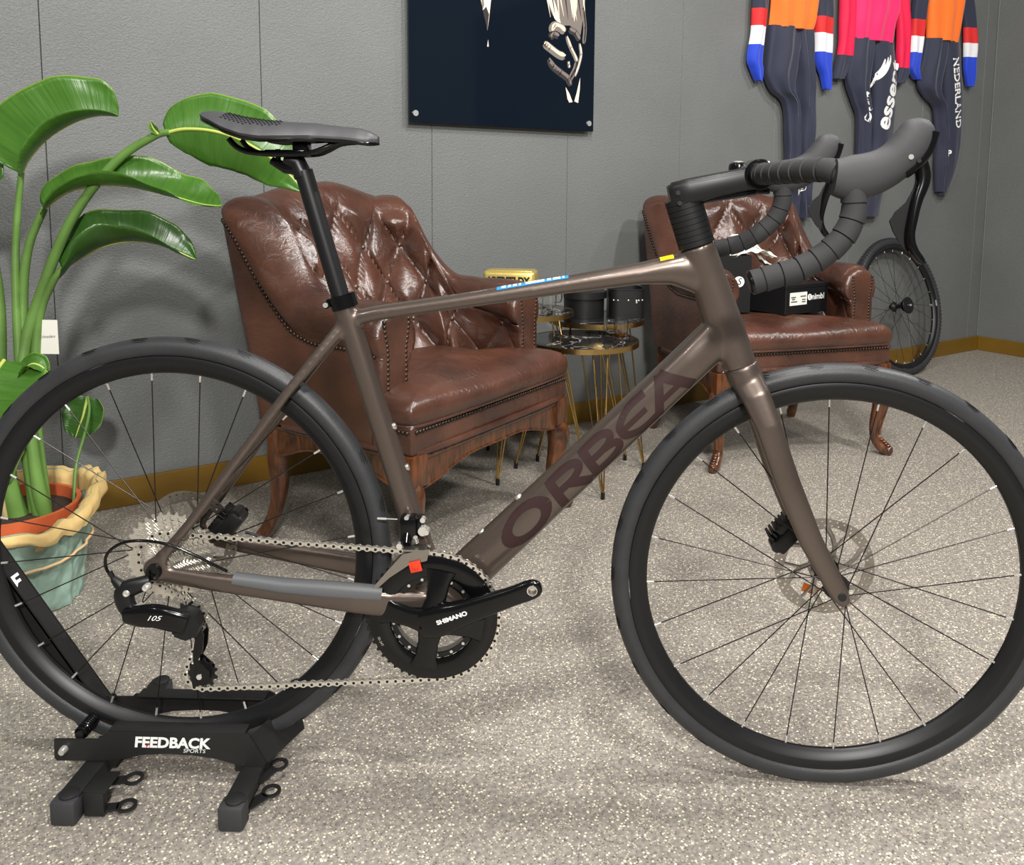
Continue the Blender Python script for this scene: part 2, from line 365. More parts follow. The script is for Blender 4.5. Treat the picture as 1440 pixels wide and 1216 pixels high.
# ------------------------------------------------------------------ wheel builder (axle along local Y, drive side -Y)
def make_wheel(parent, M, R, tw, rim_in, rim_w, nsp, ph0, hubw, flange, knob=False, rotor=True, hub_r=.02, name='wheel_rim', spoke_mat='spoke_dark'):
    rt_ = R - 2*tw + .004                                         # rim outer radius
    mb = MB(); hw = rim_w/2
    mb.lathe([(rt_, -hw), (rt_-.004, -hw-.0012), (rt_-.013, -hw-.001), (lerp(rim_in, rt_, .45), -hw*.95), (rim_in+.004, -hw*.6), (rim_in, -hw*.2), (rim_in, hw*.2), (rim_in+.004, hw*.6), (lerp(rim_in, rt_, .45), hw*.95), (rt_-.013, hw+.001), (rt_-.004, hw+.0012), (rt_, hw)], 144, closed=True)
    rim = obj(name, mb, 'rim_black', parent, 35, M)
    mb = MB(); prof = []
    for k in range(21):
        a = lerp(-2.35, 2.35, k/20); prof.append((R-tw+math.cos(a)*tw, math.sin(a)*tw))
    mb.lathe(prof, 160, closed=True)
    if knob:
        for k in range(110):
            th = 2*PI*k/110
            for j, yy in enumerate((-.62, -.25, .25, .62)):
                t2 = th+(PI/110 if j in (0, 3) else 0); a = math.asin(yy); rr = R-tw+math.cos(a)*tw
                er = V((math.cos(t2), 0, math.sin(t2))); et = V((-math.sin(t2), 0, math.cos(t2)))
                mb.box(er*rr+V((0, math.sin(a)*tw, 0)), (.006, .0075, .005), rot=Matrix((et, V((0, 1, 0)), er)).transposed())
    ty = obj('tyre', mb, 'tyre_rubber', rim, 35)
    mb = MB(); h = hubw/2; hf = .0035
    mb.lathe([(.0075, -h), (.0105, -h), (.0105, -flange-.004), (hub_r, -flange-hf), (hub_r+.001, -flange), (hub_r*.75, -flange+.004), (.0115, -flange+.014), (.0115, flange-.014), (hub_r*.75, flange-.004), (hub_r+.001, flange), (hub_r, flange+hf), (.0125, flange+.004), (.0125, h), (.0075, h)], 32)
    obj('hub', mb, 'satin_black', rim, 35)
    for k in range(nsp):
        ph = ph0+2*PI*k/nsp; side = 1 if k % 2 else -1; tw_ = (1 if (k//2) % 2 else -1)*1.15
        a = V(((rim_in+.001)*math.cos(ph), side*.001, (rim_in+.001)*math.sin(ph)))
        b = V((hub_r*.92*math.cos(ph+tw_), side*flange, hub_r*.92*math.sin(ph+tw_)))
        d = (b-a).normalized()
        obj('spoke', MB().tube([a+d*.012, b], .00095, 6), spoke_mat, rim, 60)
        obj('nipple', MB().tube([a-d*.002, a+d*.012], [.0021, .0017], 8), 'silver', rim, 60)
    if rotor:
        rm = rotor_mesh(); o = obj('brake_rotor', rm, 'rotor_steel', rim, 30); o.location = (0, flange+.013, 0)
    return rim
def rotor_mesh(R=.08, r=.0635):
    mb = MB(); n = 120; rings = [r, r+.003, r+.0065, r+.0095, r+.013, R]
    th = .0016
    def rad(i, k):
        if i == 5: return R-.002*(1+math.sin(6*2*PI*k/n))*.5
        if i == 0: return r+.002*math.sin(6*2*PI*k/n)
        return rings[i]
    vs = []
    for s in (-th/2, th/2):
        for k in range(n):
            for i in range(6): a = 2*PI*k/n; vs.append((rad(i, k)*math.cos(a), s, rad(i, k)*math.sin(a)))
    def hole(k, i): return (i == 1 and k % 3 == 0 and k % 20 > 1) or (i == 3 and k % 3 == 1 and k % 20 > 1)
    fs = []
    for k in range(n):
        for i in range(5):
            if hole(k, i):
                q = [(k, i), ((k+1) % n, i), ((k+1) % n, i+1), (k, i+1)]
                for (a, b), (c, d) in zip(q, q[1:]+q[:1]): fs.append((a*6+b, c*6+d, n*6+c*6+d, n*6+a*6+b))
                continue
            for s in (0, n*6):
                k2 = (k+1) % n; fs.append((s+k*6+i, s+k2*6+i, s+k2*6+i+1, s+k*6+i+1))
        k2 = (k+1) % n
        for i in (0, 5): fs.append((k*6+i, k2*6+i, n*6+k2*6+i, n*6+k*6+i))
    mb.add(vs, fs)
    for k in range(6):
        a0 = 2*PI*k/6
        path = [(q*math.cos(a0+t), 0, q*math.sin(a0+t)) for q, t in ((.022, -.1), (.036, .08), (.05, .3), (.0645, .5))]
        mb.tube(path, [(.0042, th/2)]*4, 6, side=(0, 1, 0)); 
        path = [(q*math.cos(a0+t), 0, q*math.sin(a0+t)) for q, t in ((.036, .08), (.05, .0), (.0645, -.05))]
        mb.tube(path, [(.0025, th/2)]*3, 6, side=(0, 1, 0))
    mb.lathe([(.018, -.002), (.026, -.002), (.026, .002), (.018, .002)], 30, closed=True)
    return mb

# ------------------------------------------------------------------ road bike
bike = thing('road_bicycle', 'taupe metallic road bicycle with black drop bars, its rear wheel in a stand', 'bicycle')
RA = V((0, 0, .3649)); BBc = V((.413, 0, .287))
STEER = -.0384; HAX = V((-math.cos(math.radians(72.5)), 0, math.sin(math.radians(72.5)))); PIV = V((.865, 0, .683))
MS = Matrix.Translation(PIV) @ Matrix.Rotation(STEER, 4, HAX) @ Matrix.Translation(-PIV)
Y = (0, 1, 0)
mb = MB()
mb.tube([(.413, 0, .287), (.394, 0, .35), (.372, 0, .425), (.32, 0, .595), (.268, 0, .768)], [(.024, .034), (.021, .026), (.0185, .02), (.0175, .017), (.0178, .0175)], 20, Y, ex=2.4)
mb.tube([(.272, 0, .722), (.292, 0, .739), (.325, 0, .747), (.45, 0, .767), (.62, 0, .7955), (.72, 0, .812), (.765, 0, .818), (.81, 0, .815)], [(.014, .012), (.0125, .014), (.0115, .0155), (.0115, .017), (.0135, .019), (.0165, .021), (.022, .022), (.034, .02)], 20, Y, ex=2.5)
mb.tube([(.8035, 0, .8545), (.82, 0, .81), (.845, 0, .742), (.8735, 0, .674)], [(.0265, .024), (.027, .023), (.029, .024), (.0255, .027)], 22, Y, ex=2.2)
mb.tube([(.413, 0, .288), (.4765, 0, .354), (.60, 0, .478), (.72, 0, .599), (.80, 0, .680), (.852, 0, .733)], [(.034, .036), (.0325, .03), (.0305, .0265), (.0295, .026), (.0295, .026), (.030, .022)], 22, Y, ex=2.6)
mb.cyl((.413, -.041, .287), (.413, .041, .287), .0345, 28)
for s in (-1, 1):
    mb.tube([(.40, s*.03, .297), (.345, s*.047, .307), (.29, s*.056, .316), (.19, s*.061, .330), (.08, s*.066, .345), (.012, s*.0695, .357)], [(.024, .012), (.0215, .011), (.0195, .0105), (.0165, .0095), (.0135, .0085), (.012, .006)], 16, Y, ex=3)
    mb.tube([(.272, s*.009, .728), (.237, s*.021, .685), (.193, s*.034, .63), (.116, s*.05, .525), (.048, s*.061, .432), (.008, s*.0685, .383)], [(.011, .007), (.0088, .0075), (.0082, .0075), (.008, .0075), (.008, .007), (.009, .0055)], 14, Y)
    mb.tube([(.0, s*.0655, .365), (.0, s*.076, .365)], [.019, .0185], 20)
    mb.tube([(.012, s*.07, .39), (.0, s*.07, .365), (.03, s*.07, .352)], [(.010, .0055), (.017, .0055), (.0125, .0055)], 12, Y)
frame = obj('frame', mb, 'taupe_metallic', bike)
remesh(frame, .0026, 12, .5)
FB = bvh(frame)
def on_frame(x, z, eps=.0006):
    h = FB.ray_cast(V((x, -.3, z)), V((0, 1, 0)))[0]; return V((x, (h.y if h else -.026)-eps, z))
# big brand word on the down tube: stroke letters laid on the tube's near face
DD = V((.348, 0, .351)).normalized(); DN = V((-DD.z, 0, DD.x))
def strip(mb, pts, w0, n=24, close=False):
    """stroke along 2D polyline, width w0 (or list); subdivided so that it hugs the tube"""
    P = smooth_path(pts, n) if len(pts) > 2 else [[lerp(pts[0][j], pts[1][j], i/(n-1)) for j in (0, 1)] for i in range(n)]
    vs = []
    for i, p in enumerate(P):
        a = P[max(i-1, 0)]; b = P[min(i+1, n-1)]
        if close and i in (0, n-1): a = P[n-2]; b = P[1]
        t = V((b[0]-a[0], b[1]-a[1])).normalized(); nn = V((-t.y, t.x)); ww = w0 if not isinstance(w0, (list, tuple)) else interp([(k/(len(w0)-1), q) for k, q in enumerate(w0)], i/(n-1))
        for k in range(5): vs.append((p[0]+nn.x*ww*(k/4-.5), p[1]+nn.y*ww*(k/4-.5)))
    return vs, [(i*5+k, i*5+k+1, i*5+k+6, i*5+k+5) for i in range(n-1) for k in range(4)]
def dt_letter(strokes, u0, size):
    mb = MB()
    for pts, wd in strokes:
        vs, fs = strip(mb, pts, wd*1.18, close=pts[0] == pts[-1])
        out = []
        for x, y in vs:
            y2 = y*size[1]; x2 = u0+x*size[0]+y2*.15
            c = V((.413, 0, .288))+DD*x2+DN*(y2+.0015); out.append(on_frame(c.x, c.z))
        mb.add(out, fs)
    return obj('brand_letter', mb, 'decal_plum', frame, ang=0)
circ = [(.5+.42*math.cos(a), .42*math.sin(a)) for a in [2*PI*k/16 for k in range(17)]]
LET = {'O': [(circ, .2)],
       'R': [([(.08, -.5), (.08, .5)], .2), ([(.05, .41), (.55, .41), (.82, .3), (.82, .1), (.55, -.02), (.1, -.02)], .19), ([(.45, -.02), (.92, -.5)], .22)],
       'B': [([(.08, -.5), (.08, .5)], .2), ([(.05, .41), (.55, .41), (.8, .3), (.78, .1), (.5, .0), (.1, .0)], .18), ([(.5, .0), (.84, -.1), (.86, -.3), (.55, -.41), (.05, -.41)], .18)],
       'E': [([(.98, .41), (.5, .41), (.16, .22), (.1, .0), (.16, -.22), (.5, -.41), (.95, -.41)], .18), ([(.1, .0), (.82, .0)], .15)],
       'A': [([(-.02, -.5), (.5, .5)], .2), ([(.5, .5), (1.02, -.5)], .22), ([(.2, -.16), (.86, -.16)], .15), ([(.4, .43), (.66, .43)], .15)]}
for ch, u0, wd in (('O', .154, .094), ('R', .260, .068), ('B', .330, .066), ('E', .396, .070), ('A', .464, .068)):
    dt_letter(LET[ch], u0, (wd, .047))
# stickers on the top tube
def top_patch(name, x0, x1, y0, y1, mat, eps=.0007):
    def fn(u, v):
        x = lerp(x0, x1, u); y = lerp(y0, y1, v); h = FB.ray_cast(V((x, y, 1.2)), V((0, 0, -1)))[0]; return V((x, y, (h.z if h else .8)+eps))
    return obj(name, MB().grid(24, 6, fn), mat, frame)
top_patch('sticker', .505, .612, -.0135, .001, 'blue_sticker')
for a, b in ((.512, .518), (.522, .526), (.529, .535), (.538, .541), (.548, .576), (.580, .586), (.589, .600), (.603, .606)): top_patch('sticker_print', a, b, -.0115, -.003, 'white_print', .0011)
top_patch('sticker', .748, .768, -.015, .003, 'yellow_sticker')
# bottle bosses on the down tube and seat tube
for x in (.505, .562):
    c = V((.413, 0, .288))+DD*((x-.413)/DD.x)+DN*.030
    obj('bottle_bolt', MB().tube([c-DN*.003, c+DN*.002, c+DN*.005], [.0062, .0062, .0045], 14), 'silver', frame)
for z in (.50, .565):
    x = lerp(.413, .268, (z-.287)/(.768-.287)); d = V((.957, 0, .29)); c = V((x, 0, z))+d*.0165
    obj('bottle_bolt', MB().tube([c-d*.002, c+d*.003, c+d*.0045], [.0055, .0055, .004], 12), 'nickel', frame)
obj('seat_clamp', MB().tube([(.2735, 0, .754), (.2675, 0, .774)], [(.0205, .0205)]*2, 28).tube([(.247, -.011, .759), (.247, .011, .759)], .0055, 14).box((.255, 0, .762), (.018, .016, .012), .002), 'gloss_black', bike)
obj('clamp_bolt', MB().tube([(.2465, -.012, .7593), (.2465, -.0135, .7593)], .004, 14), 'silver', bike)
sp = obj('seatpost', MB().tube([(.285, 0, .705), (.2135, 0, .960)], .0137, 28).tube([(.2135, 0, .952), (.205, 0, .972), (.188, 0, .978)], [(.0140, .014), (.013, .0145), (.010, .013)], 20, Y), 'satin_black', bike)
obj('saddle_clamp', MB().box((.192, 0, .986), (.062, .044, .009), .003).box((.212, 0, .996), (.022, .03, .016), .004).tube([(.176, 0, .968), (.176, 0, .992)], .004, 10).tube([(.166, 0, .975), (.187, 0, .964), (.206, 0, .962)], [.006, .0085, .009], 12), 'gloss_black', sp)
# saddle
ZT = [(.072, 1.046), (.09, 1.047), (.107, 1.0445), (.135, 1.038), (.165, 1.034), (.2, 1.033), (.24, 1.0325), (.27, 1.029), (.3, 1.0235), (.318, 1.018), (.327, 1.012)]
ZE = [(.072, 1.041), (.085, 1.036), (.1, 1.030), (.12, 1.020), (.145, 1.0115), (.168, 1.0085), (.2, 1.010), (.24, 1.0115), (.28, 1.010), (.31, 1.007), (.327, 1.008)]
WD = [(.072, .028), (.078, .045), (.09, .060), (.11, .069), (.135, .071), (.16, .066), (.185, .054), (.21, .041), (.24, .030), (.27, .0245), (.3, .0215), (.318, .017), (.327, .008)]
def saddle_section(x, sc=1, dz=0, cov=True):
    zt, ze, w_ = interp(ZT, x)+dz, interp(ZE, x)+dz, interp(WD, x)*sc; out = []
    for k in range(25):
        a = -1+2*k/24; y = w_*math.sin(a*PI/2); groove = .004*math.exp(-(y/.010)**2)*sst(.08, .12, x)*(1-sst(.26, .3, x))
        out.append(V((x, y, lerp(zt, ze, abs(math.sin(a*PI/2))**2.6)-groove)))
    return out
def saddle_mesh(sc, dz, thick):
    mb = MB(); xs = [lerp(.072, .327, k/50) for k in range(51)]; vs = []
    for x in xs:
        S = saddle_section(x, sc, dz); vs += S
        vs += [V((p.x, p.y*.93, min(p.z-thick, lerp(p.z, S[12].z, .0)-thick))) for p in S[::-1]]
    n = 50; fs = [(i*n+k, i*n+(k+1) % n, (i+1)*n+(k+1) % n, (i+1)*n+k) for i in range(50) for k in range(n)]
    fs += [tuple(range(n)), tuple(50*n+k for k in range(n))[::-1]]
    return mb.add(vs, fs)
sad = obj('saddle', saddle_mesh(1, 0, .0055), 'saddle_cover', bike, 50)
obj('saddle_shell', saddle_mesh(.985, -.0058, .003), 'gloss_black', sad, 50)
for s in (-1, 1):
    obj('saddle_rail', MB().tube(smooth_path([(.112, s*.026, 1.006), (.124, s*.024, .993), (.145, s*.022, .986), (.19, s*.021, .9845), (.228, s*.021, .9855), (.248, s*.018, .992), (.268, s*.013, 1.001), (.295, s*.011, 1.004)], 30), [(.0042, .0036)]*30, 10), 'gloss_black', sad)
dots = MB()
for i in range(13):
    for j in range(9):
        x = .112+i*.0062+(j % 2)*.0031; y = -.018-j*.0042
        if x-.112 > (9-j)*.012+.02: continue
        t = abs(y)/interp(WD, x)
        if t > .96: continue
        z = lerp(interp(ZT, x), interp(ZE, x), t**2.6); dots.box((x, y, z+.0003), (.0028, .0022, .0012))
tag(obj('grip_dots', dots, 'satin_black', sad, 0), kind='stuff')
# chainstay guard, axle, hanger
mbg = MB(); mbg.tube([(.115, -.0645, .3500), (.19, -.0612, .3385), (.25, -.0585, .3335), (.30, -.055, .3285), (.335, -.05, .324)], [(.0085, .0105), (.0105, .0112), (.012, .0112), (.012, .011), (.011, .010)], 14, Y, ex=3)
obj('chainstay_guard', mbg, 'grey_rubber', bike)
obj('axle_bolt', MB().lathe([(0, -.0785), (.0055, -.0785), (.006, -.082), (.0105, -.082), (.0115, -.079), (.0115, -.074)], 24, c=(0, 0, .3649)), 'gloss_black', bike)
# wheels
MR = Matrix.Translation(RA)
rear = make_wheel(bike, MR, .3407, .0160, .2845, .0262, 24, .10, .124, .030, hub_r=.021)
MF = MS @ Matrix.Translation((1.0262, 0, .3407))
front = make_wheel(bike, MF, .3407, .0160, .2845, .0262, 24, .06, .098, .028, hub_r=.019)
# tyre sipes are fine relief: thin raised bars on the shoulder
for rim in (rear, front):
    mb = MB()
    for k in range(26):
        for j in range(5):
            th = 2*PI*k/26+(.0 if j % 2 else .01); a = -(.35+.13*j); n = 7; L = .075-.006*j
            pts = []
            for i in range(n):
                t = th+L*(i/(n-1)-.5); aa = a+.18*(i/(n-1)); rr = .3407-.0160+math.cos(aa)*.01615
                pts.append((rr*math.cos(t), math.sin(aa)*.01615, rr*math.sin(t)))
            mb.tube(pts, .00042, 4)
    tag(obj('tread_lines', mb, 'satin_black', rim, 0), kind='stuff')
# fork
mb = MB()
mb.tube([(.8735, 0, .676), (.884, 0, .652), (.893, 0, .632)], [(.0262, .0275), (.027, .031), (.02, .03)], 22, Y, ex=2.3)
for s in (-1, 1):
    mb.tube([(.880, s*.012, .660), (.894, s*.029, .634), (.912, s*.040, .591), (.942, s*.0475, .508), (.979, s*.0515, .422), (1.012, s*.0545, .362), (1.0262, s*.0555, .3385), (1.034, s*.0555, .326)], [(.024, .013), (.0225, .0125), (.0195, .011), (.0192, .010), (.0178, .009), (.0155, .0075), (.0135, .006), (.008, .005)], 18, Y, ex=2.6)
fork = obj('fork', mb, 'taupe_metallic', bike, M=MS)
remesh(fork, .0024, 8, .5)
obj('axle_hole_dark', MB().lathe([(.0, -.0630), (.0058, -.0630), (.0064, -.0624), (.0064, -.056)], 18, c=(1.0262, 0, .3407)), 'matte_black', fork)  # proud black disc, its colour standing in for the shade inside the axle hole
# headset spacers
ax = HAX
def sa(d, x=0): return V((.8035, 0, .8545))+V((-.318, 0, .948))*d
for k in range(9):
    d0 = .001+k*.0083
    obj('headset_spacer', MB().tube([sa(d0), sa(d0+.0004), sa(d0+.0078), sa(d0+.0082)], [(.0270, .0217), (.0275, .0222), (.0275, .0222), (.0270, .0217)], 32, Y, ex=2.3), 'satin_black', bike, M=MS)
# stem
mb = MB()
mb.tube([(.760, 0, .9285), (.768, 0, .9305), (.79, 0, .9355), (.83, 0, .945), (.868, 0, .953), (.884, 0, .957)], [(.014, .018), (.0185, .0235), (.0195, .025), (.018, .0235), (.0175, .025), (.0195, .027)], 24, Y, ex=4)
stem = obj('stem', mb, 'satin_black', bike, M=MS)
obj('stem_faceplate', MB().lathe([(.0205, -.027), (.0225, -.025), (.0225, .025), (.0205, .027), (.015, .027), (.015, -.027)], 32, c=(.888, 0, .961), closed=True).box((.893, 0, .9375), (.022, .046, .01), .003), 'gloss_black', stem)
for dx, dz in ((0, 0), (.003, -.015)): obj('stem_bolt', MB().cyl((.771+dx, -.0245, .9335+dz), (.771+dx, -.0255, .9335+dz), .0035, 14), 'matte_black', stem)
obj('cable_cover', MB().tube([(.80, 0, .921), (.84, 0, .928), (.885, 0, .936)], [(.0055, .014), (.0055, .017), (.006, .019)], 14, Y, ex=3), 'gloss_black', stem)
bell = obj('bell', MB().lathe([(0, .014), (.008, .014), (.013, .011), (.0145, .006), (.0145, 0), (0, 0)], 24, axis='Z', c=(.868, .050, .966)), 'gloss_black', stem)
obj('bell_cap', MB().lathe([(0, .0158), (.004, .0156), (.0085, .0140), (.0085, .0125)], 24, axis='Z', c=(.868, .050, .966)), 'silver', stem)
# handlebar
def side_path(s): return [(.8865, s*.03, .9615), (.893, s*.07, .9625), (.904, s*.11, .964), (.921, s*.15, .966), (.936, s*.178, .9675), (.953, s*.196, .9625), (.967, s*.202, .945), (.9705, s*.204, .92), (.966, s*.206, .90), (.954, s*.208, .88), (.932, s*.209, .86), (.905, s*.211, .8445), (.88, s*.212, .8365), (.848, s*.213, .827)]
bar = obj('handlebar', MB().tube([(.8865, -.045, .9615), (.8865, .045, .9615)], .0155, 24), 'satin_black', bike, M=MS)
for s in (-1, 1):
    n = 420; P = smooth_path(side_path(s), n); acc = 0; rad = []
    for i in range(n):
        if i: acc += (V(P[i])-V(P[i-1])).length
        ph = (acc/.0225) % 1; r_ = .0150+.0012*ph-.0016*math.exp(-(ph/.05)**2)
        rad.append(r_)
    obj('bar_tape', MB().tube(P, rad, 22), 'tape_black', bar, 50)
    e = V(P[-1]); d = (V(P[-1])-V(P[-4])).normalized()
    pl = obj('bar_plug', MB().tube([e-d*.001, e+d*.0028, e+d*.0045], [.0155, .0150, .0118], 24), 'gloss_black', bar)
    obj('plug_ring', MB().tube([e+d*.0044, e+d*.0052], [.0085, .0070], 20), 'grey_rubber', bar)
    # hood and lever
    ys = s*.2
    st = [(.944, .9585, .0215, .0165), (.962, .9575, .0265, .017), (.985, .9615, .0262, .0172), (1.003, .969, .0245, .0172), (1.018, .9795, .0232, .0172), (1.029, .991, .0232, .0175), (1.0375, 1.0035, .0228, .0172), (1.0425, 1.0145, .0205, .016), (1.0465, 1.0235, .0155, .0125), (1.0485, 1.029, .007, .007)]
    S = smooth_path(st, 40)
    hood = obj('lever_hood', MB().tube([(a, ys+s*.002, b) for a, b, _, _ in S], [(c*1.04, d_) for _, _, c, d_ in S], 26, Y, ex=2.4), 'rubber_black', bike, 60, M=MS)
    obj('hood_bracket', MB().tube(smooth_path([(1.060, ys+s*.002, 1.014), (1.0545, ys+s*.002, .994), (1.044, ys+s*.002, .977), (1.028, ys+s*.002, .963)], 14), [(.0062, .0155)]*14, 14, Y, ex=3), 'gloss_black', hood)
    obj('pivot_pin', MB().cyl((1.030, s*.2192, .9835), (1.030, s*.2202, .9835), .0032, 14), 'silver', hood)
    obj('pivot_hole', MB().cyl((1.040, s*.2185, .979), (1.040, s*.2195, .979), .0026, 12), 'matte_black', hood)
    LP = smooth_path([(1.045, 0, .984), (1.0505, .002, .968), (1.0510, .004, .953), (1.044, .007, .932), (1.0395, .010, .91), (1.037, .012, .888), (1.042, .014, .870), (1.053, .015, .855)], 30)
    LR = [(interp([(0, .009), (.2, .0092), (.5, .0065), (.8, .005), (.95, .0052), (1, .003)], i/29), .0085) for i in range(30)]
    lev = obj('brake_lever', MB().tube([(a, ys+s*y_, z) for a, y_, z in LP], LR, 14, Y, ex=2.6), 'gloss_black', bike, 50, M=MS)
    pad = [(1.040, .945), (1.032, .928), (1.020, .917), (1.0135, .905), (1.018, .893), (1.028, .877), (1.0375, .866), (1.039, .885), (1.0405, .91), (1.043, .93)]
    obj('shift_paddle', MB().prism(pad, lambda x, z, d: V((x, ys+s*(.004+d), z)), 0, .004), 'satin_black', lev, 30)
# crankset
def ring_teeth(mb, c, r0, n, y0, y1, rin, tooth=.0045):
    pts = []
    for k in range(n):
        for f, r_ in ((0, r0-tooth), (.22, r0-tooth), (.4, r0), (.6, r0), (.8, r0-tooth)):
            a = 2*PI*(k+f)/n; pts.append((r_*math.cos(a), r_*math.sin(a)))
    m = len(pts); inn = [(rin*x/math.hypot(x, z), rin*z/math.hypot(x, z)) for x, z in pts]
    vs = [(c[0]+x, y0, c[2]+z) for x, z in pts]+[(c[0]+x, y1, c[2]+z) for x, z in pts]+[(c[0]+x, y0, c[2]+z) for x, z in inn]+[(c[0]+x, y1, c[2]+z) for x, z in inn]
    fs = []
    for i in range(m):
        j = (i+1) % m; fs += [(i, j, m+j, m+i), (2*m+i, 2*m+j, j, i), (3*m+j, 3*m+i, m+i, m+j), (2*m+j, 2*m+i, 3*m+i, 3*m+j)]
    mb.add(vs, fs); return mb
CR = V((.413, 0, .287))
mb = MB(); mb.lathe([(.0, -.072), (.012, -.0725), (.02, -.068), (.023, -.058), (.023, -.045), (0, -.045)], 32, c=CR)
def pol(r_, a, y): return CR+V((r_*math.cos(a), y, r_*math.sin(a)))
for ad in (80, 170, 260, 350):
    a = math.radians(ad)
    mb.tube([pol(.012, a, -.061), pol(.035, a, -.0595), pol(.06, a, -.056), pol(.078, a, -.054)], [(.02, .008), (.0155, .0065), (.0165, .0048), (.023, .003)], 16, Y, ex=2.6)
crank = obj('crank_spider', mb, 'gloss_black', bike, 50)
mb = MB(); ring_teeth(mb, CR, .1035, 50, -.0475, -.0445, .078)
obj('chainring', mb, 'satin_black', crank, 30)
obj('chainring_face', MB().lathe([(.0985, -.0485), (.0975, -.0515), (.088, -.0548), (.074, -.0545), (.067, -.0515), (.066, -.0485)], 96, c=CR, closed=True), 'gloss_black', crank, 40)
mb = MB(); ring_teeth(mb, CR, .073, 34, -.0385, -.036, .056)
obj('chainring', mb, 'nickel', crank, 30)
for k in range(34):
    a = 2*PI*k/34; 
    if k % 2 == 0: obj('ring_rivet', MB().cyl(pol(.0615, a, -.0485), pol(.0615, a, -.046), .0024, 8), 'silver', crank)
    
obj('ring_carrier', MB().lathe([(.0655, -.048), (.0655, -.045), (.058, -.045), (.058, -.048)], 64, c=CR, closed=True), 'satin_black', crank)
ca = math.radians(22.5); cd = V((math.cos(ca), 0, math.sin(ca)))
SS = smooth_path([(-.020, -.058, .018, .009), (-.004, -.063, .0235, .011), (.022, -.067, .0240, .012), (.05, -.070, .0195, .0105), (.09, -.074, .0165, .009), (.13, -.077, .0145, .0075), (.155, -.078, .0150, .0068), (.168, -.078, .0138, .0062), (.1755, -.078, .0095, .0055), (.1785, -.078, .004, .004)], 40)
arm = obj('crank_arm', MB().tube([CR+cd*d+V((0, y_, 0)) for d, y_, _, _ in SS], [(a, b) for _, _, a, b in SS], 24, Y, ex=3), 'gloss_black', bike, 45)
pc = CR+cd*.164
cut = obj('cut', MB().cyl(pc+V((0, -.11, 0)), pc+V((0, -.05, 0)), .0078, 24), 'silver')
bm_ = arm.modifiers.new('b', 'BOOLEAN'); bm_.object = cut; bm_.operation = 'DIFFERENCE'; bm_.solver = 'EXACT'
bake(arm); bpy.data.objects.remove(cut)
obj('pedal_thread', MB().lathe([(.0078, -.0848), (.0065, -.0845), (.0065, -.0715), (.0078, -.0712)], 24, c=pc, closed=True), 'nickel', arm)
cn = V((-cd.z, 0, cd.x))
AB = bvh(arm)
def on_arm(x, y):
    p = CR+cd*(.036+x)+cn*(.002+y); h = AB.ray_cast(V((p.x, -.3, p.z)), V((0, 1, 0)))[0]; return V((p.x, (h.y if h else -.08)-.0005, p.z))
letters('arm_print', 'SHIMANO', .0092, on_arm, 'white_print', arm, bold=.0004, sx=1.2)
letters('ring_print', '50-34T', .0055, lambda x, y: pol(.088-y, math.radians(205)+x/.088, -.0555), 'nickel', crank)
fc = CR+V((math.cos(ca)*-.165, .078, math.sin(ca)*-.165))
obj('crank_arm', MB().tube([CR+V((0, .06, 0)), CR-cd*.09+V((0, .072, 0)), CR-cd*.17+V((0, .076, 0))], [(.02, .01), (.014, .009), (.013, .007)], 18, Y, ex=3), 'gloss_black', crank, 45)
# cassette
cas = obj('cassette', MB().lathe([(0, -.0655), (.011, -.0655), (.0155, -.063), (.0155, -.060), (.019, -.058), (.019, -.023), (0, -.023)], 32, c=RA), 'nickel', bike)
for i, t in enumerate((34, 30, 27, 24, 21, 19, 17, 15, 14, 13, 12, 11)):
    y0 = -.0225-i*.0033; r_ = t*.0127/(2*PI)+.0022
    mb = MB(); ring_teeth(mb, RA, r_, t, y0-.0016, y0, max(.014, r_-.013 if t > 15 else .012), .0052)
    obj('cog', mb, 'nickel', cas, 30)
# chain
C1, C2, C3, C4 = (0, .3649, .0425, -.036, 1), (.413, .287, .1005, -.046, 1), (.060, .196, .0245, -.062, 1), (.042, .285, .0245, -.058, -1)
def tang(A, B):
    D = V((B[0]-A[0], B[1]-A[1])); de = B[2]*B[4]-A[2]*A[4]; L_ = math.sqrt(D.length_squared-de*de)
    a = math.atan2(D.y, D.x)+math.atan2(de, L_); d = V((math.cos(a), math.sin(a))); m = V((-d.y, d.x))
    return V((A[0], A[1]))+m*A[2]*A[4], V((B[0], B[1]))+m*B[2]*B[4]
seq = [C1, C2, C3, C4]; T = [tang(seq[i], seq[(i+1) % 4]) for i in range(4)]; poly = []
for i in range(4):
    A = seq[i]; pin, pout = T[i-1][1], T[i][0]
    a0 = math.atan2(pin.y-A[1], pin.x-A[0]); a1 = math.atan2(pout.y-A[1], pout.x-A[0])
    if A[4] == 1:
        while a1 > a0: a1 -= 2*PI
    else:
        while a1 < a0: a1 += 2*PI
    for k in range(25): a = lerp(a0, a1, k/24); poly.append(V((A[0]+A[2]*math.cos(a), A[3], A[1]+A[2]*math.sin(a))))
    B = seq[(i+1) % 4]
    for k in range(1, 40): t = k/40; q = pout.lerp(T[i][1], t); poly.append(V((q.x, lerp(A[3], B[3], t), q.y)))
poly.append(poly[0]); cl = [0]
for a, b in zip(poly, poly[1:]): cl.append(cl[-1]+(b-a).length)
def at_len(s):
    lo = 0; hi = len(cl)-1
    while hi-lo > 1:
        m_ = (lo+hi)//2
        if cl[m_] <= s: lo = m_
        else: hi = m_
    return poly[lo].lerp(poly[hi], (s-cl[lo])/max(1e-9, cl[hi]-cl[lo]))
nl = int(cl[-1]/.0127/2)*2; pitch = cl[-1]/nl
J = [at_len(i*pitch) for i in range(nl)]
mb = MB()
for p in J: mb.cyl(p+V((0, -.0036, 0)), p+V((0, .0036, 0)), .0024, 8)
